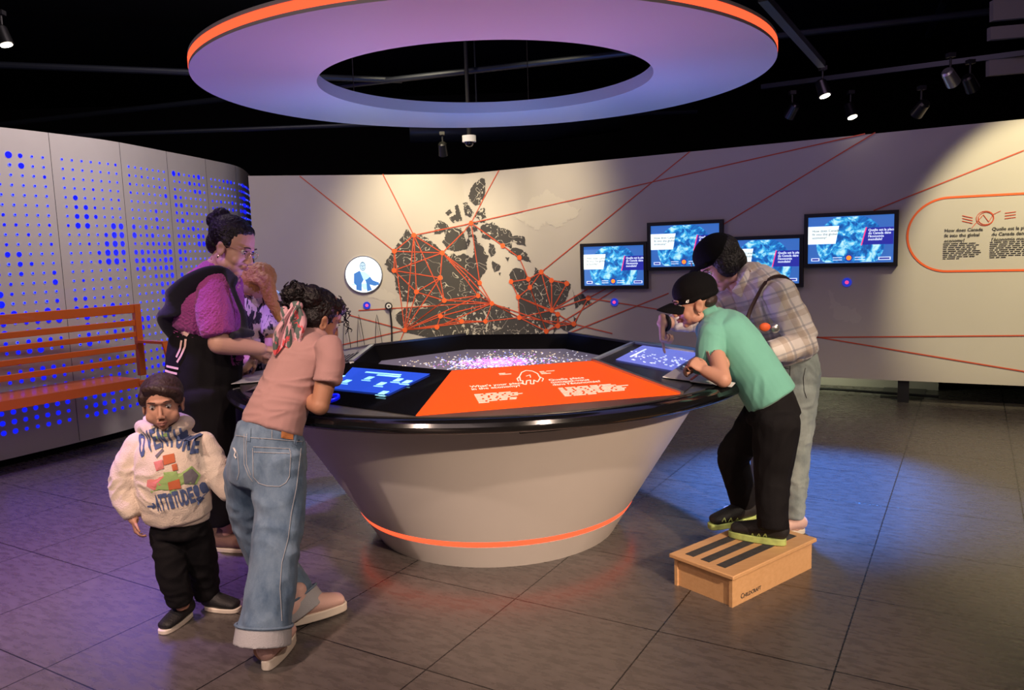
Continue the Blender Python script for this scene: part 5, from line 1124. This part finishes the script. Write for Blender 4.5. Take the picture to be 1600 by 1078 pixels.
mb = MB(); loft(mb, [at(1200, 615, 3.37), at(1209, 650, 3.37)], [(.115, .10), (.13, .115)], side=(.25, .95, 0), n=24)
loft(mb, [K1[0], K1[0].lerp(K1[1], .5), K1[1], K1[1].lerp(K1[2], .5), at(1162, 786, 3.62)], [.095, .082, .072, .064, .058]); loft(mb, [K2[0], K2[0].lerp(K2[1], .5), K2[1], K2[1].lerp(K2[2], .5), at(1208, 824, 3.25)], [.10, .088, .074, .068, .064])
worn.append(solid(mb, 'trousers', 'black_pants', bo, .006, 4, folds(.006, (14, 14, 9), 6)))
h = fl(1226, 852, .1416); t_ = fl(1150, 838, .1416); t_ = h + (t_-h).normalized()*.24; s_, ts_ = shoe(bo, h, t_, .10, .046, 'shoe_black', 'sole_lime', sole=.030)
h = at(1180, 812, 3.62); t_ = at(1113, 826, 3.56); s2_, t2_ = shoe(bo, h, h + (t_-h).normalized()*.24, .10, .046, 'shoe_black', 'sole_lime', sole=.028)
for so, tr, cx, cy in ((s_, ts_, 1184, 836), (s2_, t2_, 1140, 812)):
    mb = MB()
    for k in range(3): stroke(mb, tr, [(cx-12+k*10, cy+3), (cx-8+k*10, cy-3), (cx-6+k*10, cy+3)], .004, .002, step=2)
    if mb.v: mb.build('side_marks', 'sole_lime', so)
# cap
mb = MB(); fr.ball(mb, 0, -.018, .050, .086, .104, .082); fr.ball(mb, 0, -.018, .018, .087, .103, .030); solid(mb, 'cap', 'cap_black', bo, .0045, 3)
capo = bo.children[-1] if False else None
mb = MB(); vs = []; k = 12
for j in range(4):
    for i in range(k+1):
        a = PI*(.15 + .7*i/k); rr = .085 + .078*(j/3)*math.sin(a)**.6; vs.append(fr.p(rr*math.cos(a)*(1-.05*j), .012 + rr*math.sin(a)*1.0, .026 - .010*j/3 - .030*math.cos(a)**2*(1 + .3*j)))
mb.add(vs, [(j*(k+1)+i, j*(k+1)+i+1, (j+1)*(k+1)+i+1, (j+1)*(k+1)+i) for j in range(3) for i in range(k)]); o = mb.build('cap_visor', 'cap_black', bo, smooth=True); m_ = o.modifiers.new('t', 'SOLIDIFY'); m_.thickness = .006; m_ = o.modifiers.new('s', 'SUBSURF'); m_.levels = m_.render_levels = 1
mb = MB(); mb.add(*textmesh('47', .016, fr.p(-.088, .045, .014), -fr.f, fr.u, bold=.0006, thick=.0)); mb.build('cap_mark', 'paper', bo)
mb = MB(); fr.ball(mb, 0, -.058, -.012, .070, .048, .036); solid(mb, 'hair', 'hair_brown', bo, .0045, 3)
for k in range(1, len(worn)): tuck(worn[k][0], [worn[0][1]], .004, .03)
tuck(bod, [w_[1] for w_ in worn])

# ================================================================ woman in plaid
fr = Frame(at(1124, 412, 3.90), (-.78, -.08, -.62), (-.62, 0, .78), 1.05)
wr_ = thing('person', 'woman in pale plaid shirt and light grey jeans pointing down at a kiosk screen', 'person', fl(1240, 828))
CAP = 1.; body = MB(); head(body, fr)
loft(body, [fr.p(0, -.03, -.05), at(1150, 442, 3.9), at(1172, 442, 3.88)], [.055, .053, .08]); loft(body, [at(1176, 446, 3.88), at(1205, 490, 3.86), at(1238, 560, 3.85)], [(.15, .10), (.13, .10), (.14, .11)], side=(.1, 1, 0))
sh, el, wr = at(1218, 458, 3.66), at(1256, 540, 3.62), at(1200, 547, 3.58)
loft(body, [sh, el], [.05, .042]); loft(body, [el, wr], [.042, .028]); hand(body, wr, (-.8, .3, -.3), (0, 1, 0), 1, .95)
tip, _ = fpt(1, (1034, 557)); wr2 = tip + Vector((.006, .01, .165)); kn = tip + Vector((-.01, 0, .08)); el2 = at(1098, 500, 3.98); sh2 = at(1160, 455, 4.02)
loft(body, [sh2, el2], [.05, .042]); loft(body, [el2, wr2], [.042, .027]); hand(body, wr2, tip + Vector((0, 0, .0)) - wr2, (.9, -.3, -.2), -1, 1.0, curl=(.08, 1.1, 1.2, 1.25), thumb=.8, point=True)
J1 = (at(1243, 610, 3.80), at(1243, 705, 3.78), at(1240, 808, 3.77)); J2 = (at(1222, 610, 3.98), at(1198, 705, 4.02), at(1180, 790, 4.05))
for J_ in (J1, J2): loft(body, list(J_) + [J_[2] + Vector((0, 0, -.06))], [.08, .055, .036, .034])
bod, _ = solid(body, 'body', 'skin_light', wr_, .0045, 4, sculpt=head_sculpt(fr)); CAP = .15; worn = []; face_bits(wr_, fr)
mb = MB(); loft(mb, [at(1168, 428, 3.89), at(1180, 445, 3.88), at(1204, 485, 3.86), at(1226, 525, 3.85), at(1238, 555, 3.85)], [(.09, .075), (.175, .12), (.17, .135), (.155, .13), (.15, .125)], side=(.1, 1, 0), n=28)
loft(mb, [at(1216, 456, 3.70), at(1238, 500, 3.66), at(1255, 532, 3.62)], [.078, .076, .070]); loft(mb, [at(1257, 536, 3.62), at(1225, 546, 3.59), at(1200, 548, 3.58)], [.066, .056, .048])
loft(mb, [at(1165, 455, 4.0), at(1125, 485, 4.0), el2], [.078, .072, .068]); loft(mb, [el2, el2.lerp(wr2, .75)], [.064, .044])
sol_ = solid(mb, 'plaid_shirt', 'plaid_shirt', wr_, .006, 4, folds(.0075, (13, 13, 10), 4, .3))
worn.append(sol_)
mb = MB(); loft(mb, [at(1158, 440, 3.98), at(1166, 424, 3.93), at(1174, 418, 3.86), at(1165, 440, 3.77), at(1150, 460, 3.78)], [(.03, .008)]*5, side=(-.5, 0, .8)); solid(mb, 'collar', 'plaid_shirt', wr_, .005, 3)
mb = MB(); loft(mb, [at(1238, 553, 3.85), at(1240, 580, 3.86), at(1238, 612, 3.87)], [(.135, .11), (.155, .125), (.15, .12)], side=(.1, 1, 0), n=26)
loft(mb, [J1[0], J1[0].lerp(J1[1], .5), J1[1], J1[1].lerp(J1[2], .55), J1[2]], [.108, .092, .070, .062, .048]); loft(mb, [J2[0], J2[0].lerp(J2[1], .5), J2[1], J2[1].lerp(J2[2], .55), J2[2]], [.108, .09, .070, .062, .048])
jn, tjn = sol_ = solid(mb, 'jeans', 'denim_grey', wr_, .006, 4, folds(.005, (13, 13, 16), 3, .4))
worn.append(sol_)
mb = MB(); stroke(mb, tjn, [(1258,575),(1255,590),(1256,610),(1260,622)], .002); stroke(mb, tjn, [(1235,560),(1234,600)], .002); stroke(mb, tjn, [(1210,572),(1233,576)], .002); mb.build('stitching', 'eye_dark', jn) if mb.v else 0
for J_, dx in ((J1, 0), (J2, 0)):
    h = Vector((J_[2].x + .05, J_[2].y, 0)); shoe(wr_, h, h + Vector((-.235, -.02, 0)), .08, .043, 'shoe_pink', 'sole_white', sole=.025)
mb = MB(); fr.ball(mb, 0, -.030, .036, .090, .100, .088); fr.ball(mb, 0, -.065, -.02, .080, .055, .075); fr.ball(mb, .066, -.01, -.015, .030, .055, .060); fr.ball(mb, -.066, -.01, -.015, .030, .055, .060); fr.ball(mb, 0, .035, .07, .07, .05, .04)
solid(mb, 'hair', 'hair_black', wr_, .005, 3, folds(.004, (50, 50, 20), 2))
mb = MB(); fr.ball(mb, 0, -.012, .066, .091, .105, .076); loft(mb, [fr.p(-.06, .07, .05), fr.p(0, .11, .055), fr.p(.06, .07, .05)], [(.02, .008), (.045, .008), (.02, .008)], side=fr.f); solid(mb, 'cap', 'cap_black', wr_, .005, 3)
mb = MB(); a = fr.p(.06, .088, .075); mb.ball(a, .004, .004, .012); mb.build('cap_mark', 'paper', wr_)
# watch strap, shoulder strap and pendant, phone
mb = MB(); ax = (wr2-el2).normalized(); q = wr2 + (el2-wr2).normalized()*.02; e1_ = ax.orthogonal().normalized(); e2_ = ax.cross(e1_)
mb.tube([q + (e1_*math.cos(t)+e2_*math.sin(t))*.034 for t in [2*PI*i/24 for i in range(25)]], .010, 8); mb.build('wrist_band', 'black', wr_, smooth=True)
mb = MB(); loft(mb, [at(1240, 445, 3.76), at(1222, 432, 3.73), at(1200, 437, 3.69), at(1182, 465, 3.70), at(1168, 500, 3.70), at(1178, 530, 3.66), at(1195, 560, 3.66)], [(.010, .004)]*7, side=(.7, 0, .7), n=10); mb.build('shoulder_strap', 'strap_brown', wr_, smooth=True)
mb = MB(); mb.ball(at(1195, 511, 3.55), .026, .014, .020); mb.build('orange_bauble', 'glow_none', wr_, smooth=True) if 'glow_none' in MATS else mb.build('orange_charm', 'mural_node', wr_, smooth=True)
mb = MB(); mb.ball(at(1211, 513, 3.56), .022, .012, .022); mb.build('clear_charm', 'silver', wr_, smooth=True)
mb = MB(); p = at(1267, 519, 3.72); mb.tube([p, p + Vector((.02, -.005, -.01))], .024, 16); mb.build('phone_grip', 'silver', wr_, smooth=True)
for k in range(1, len(worn)): tuck(worn[k][0], [worn[0][1]], .004, .03)
tuck(bod, [w_[1] for w_ in worn])
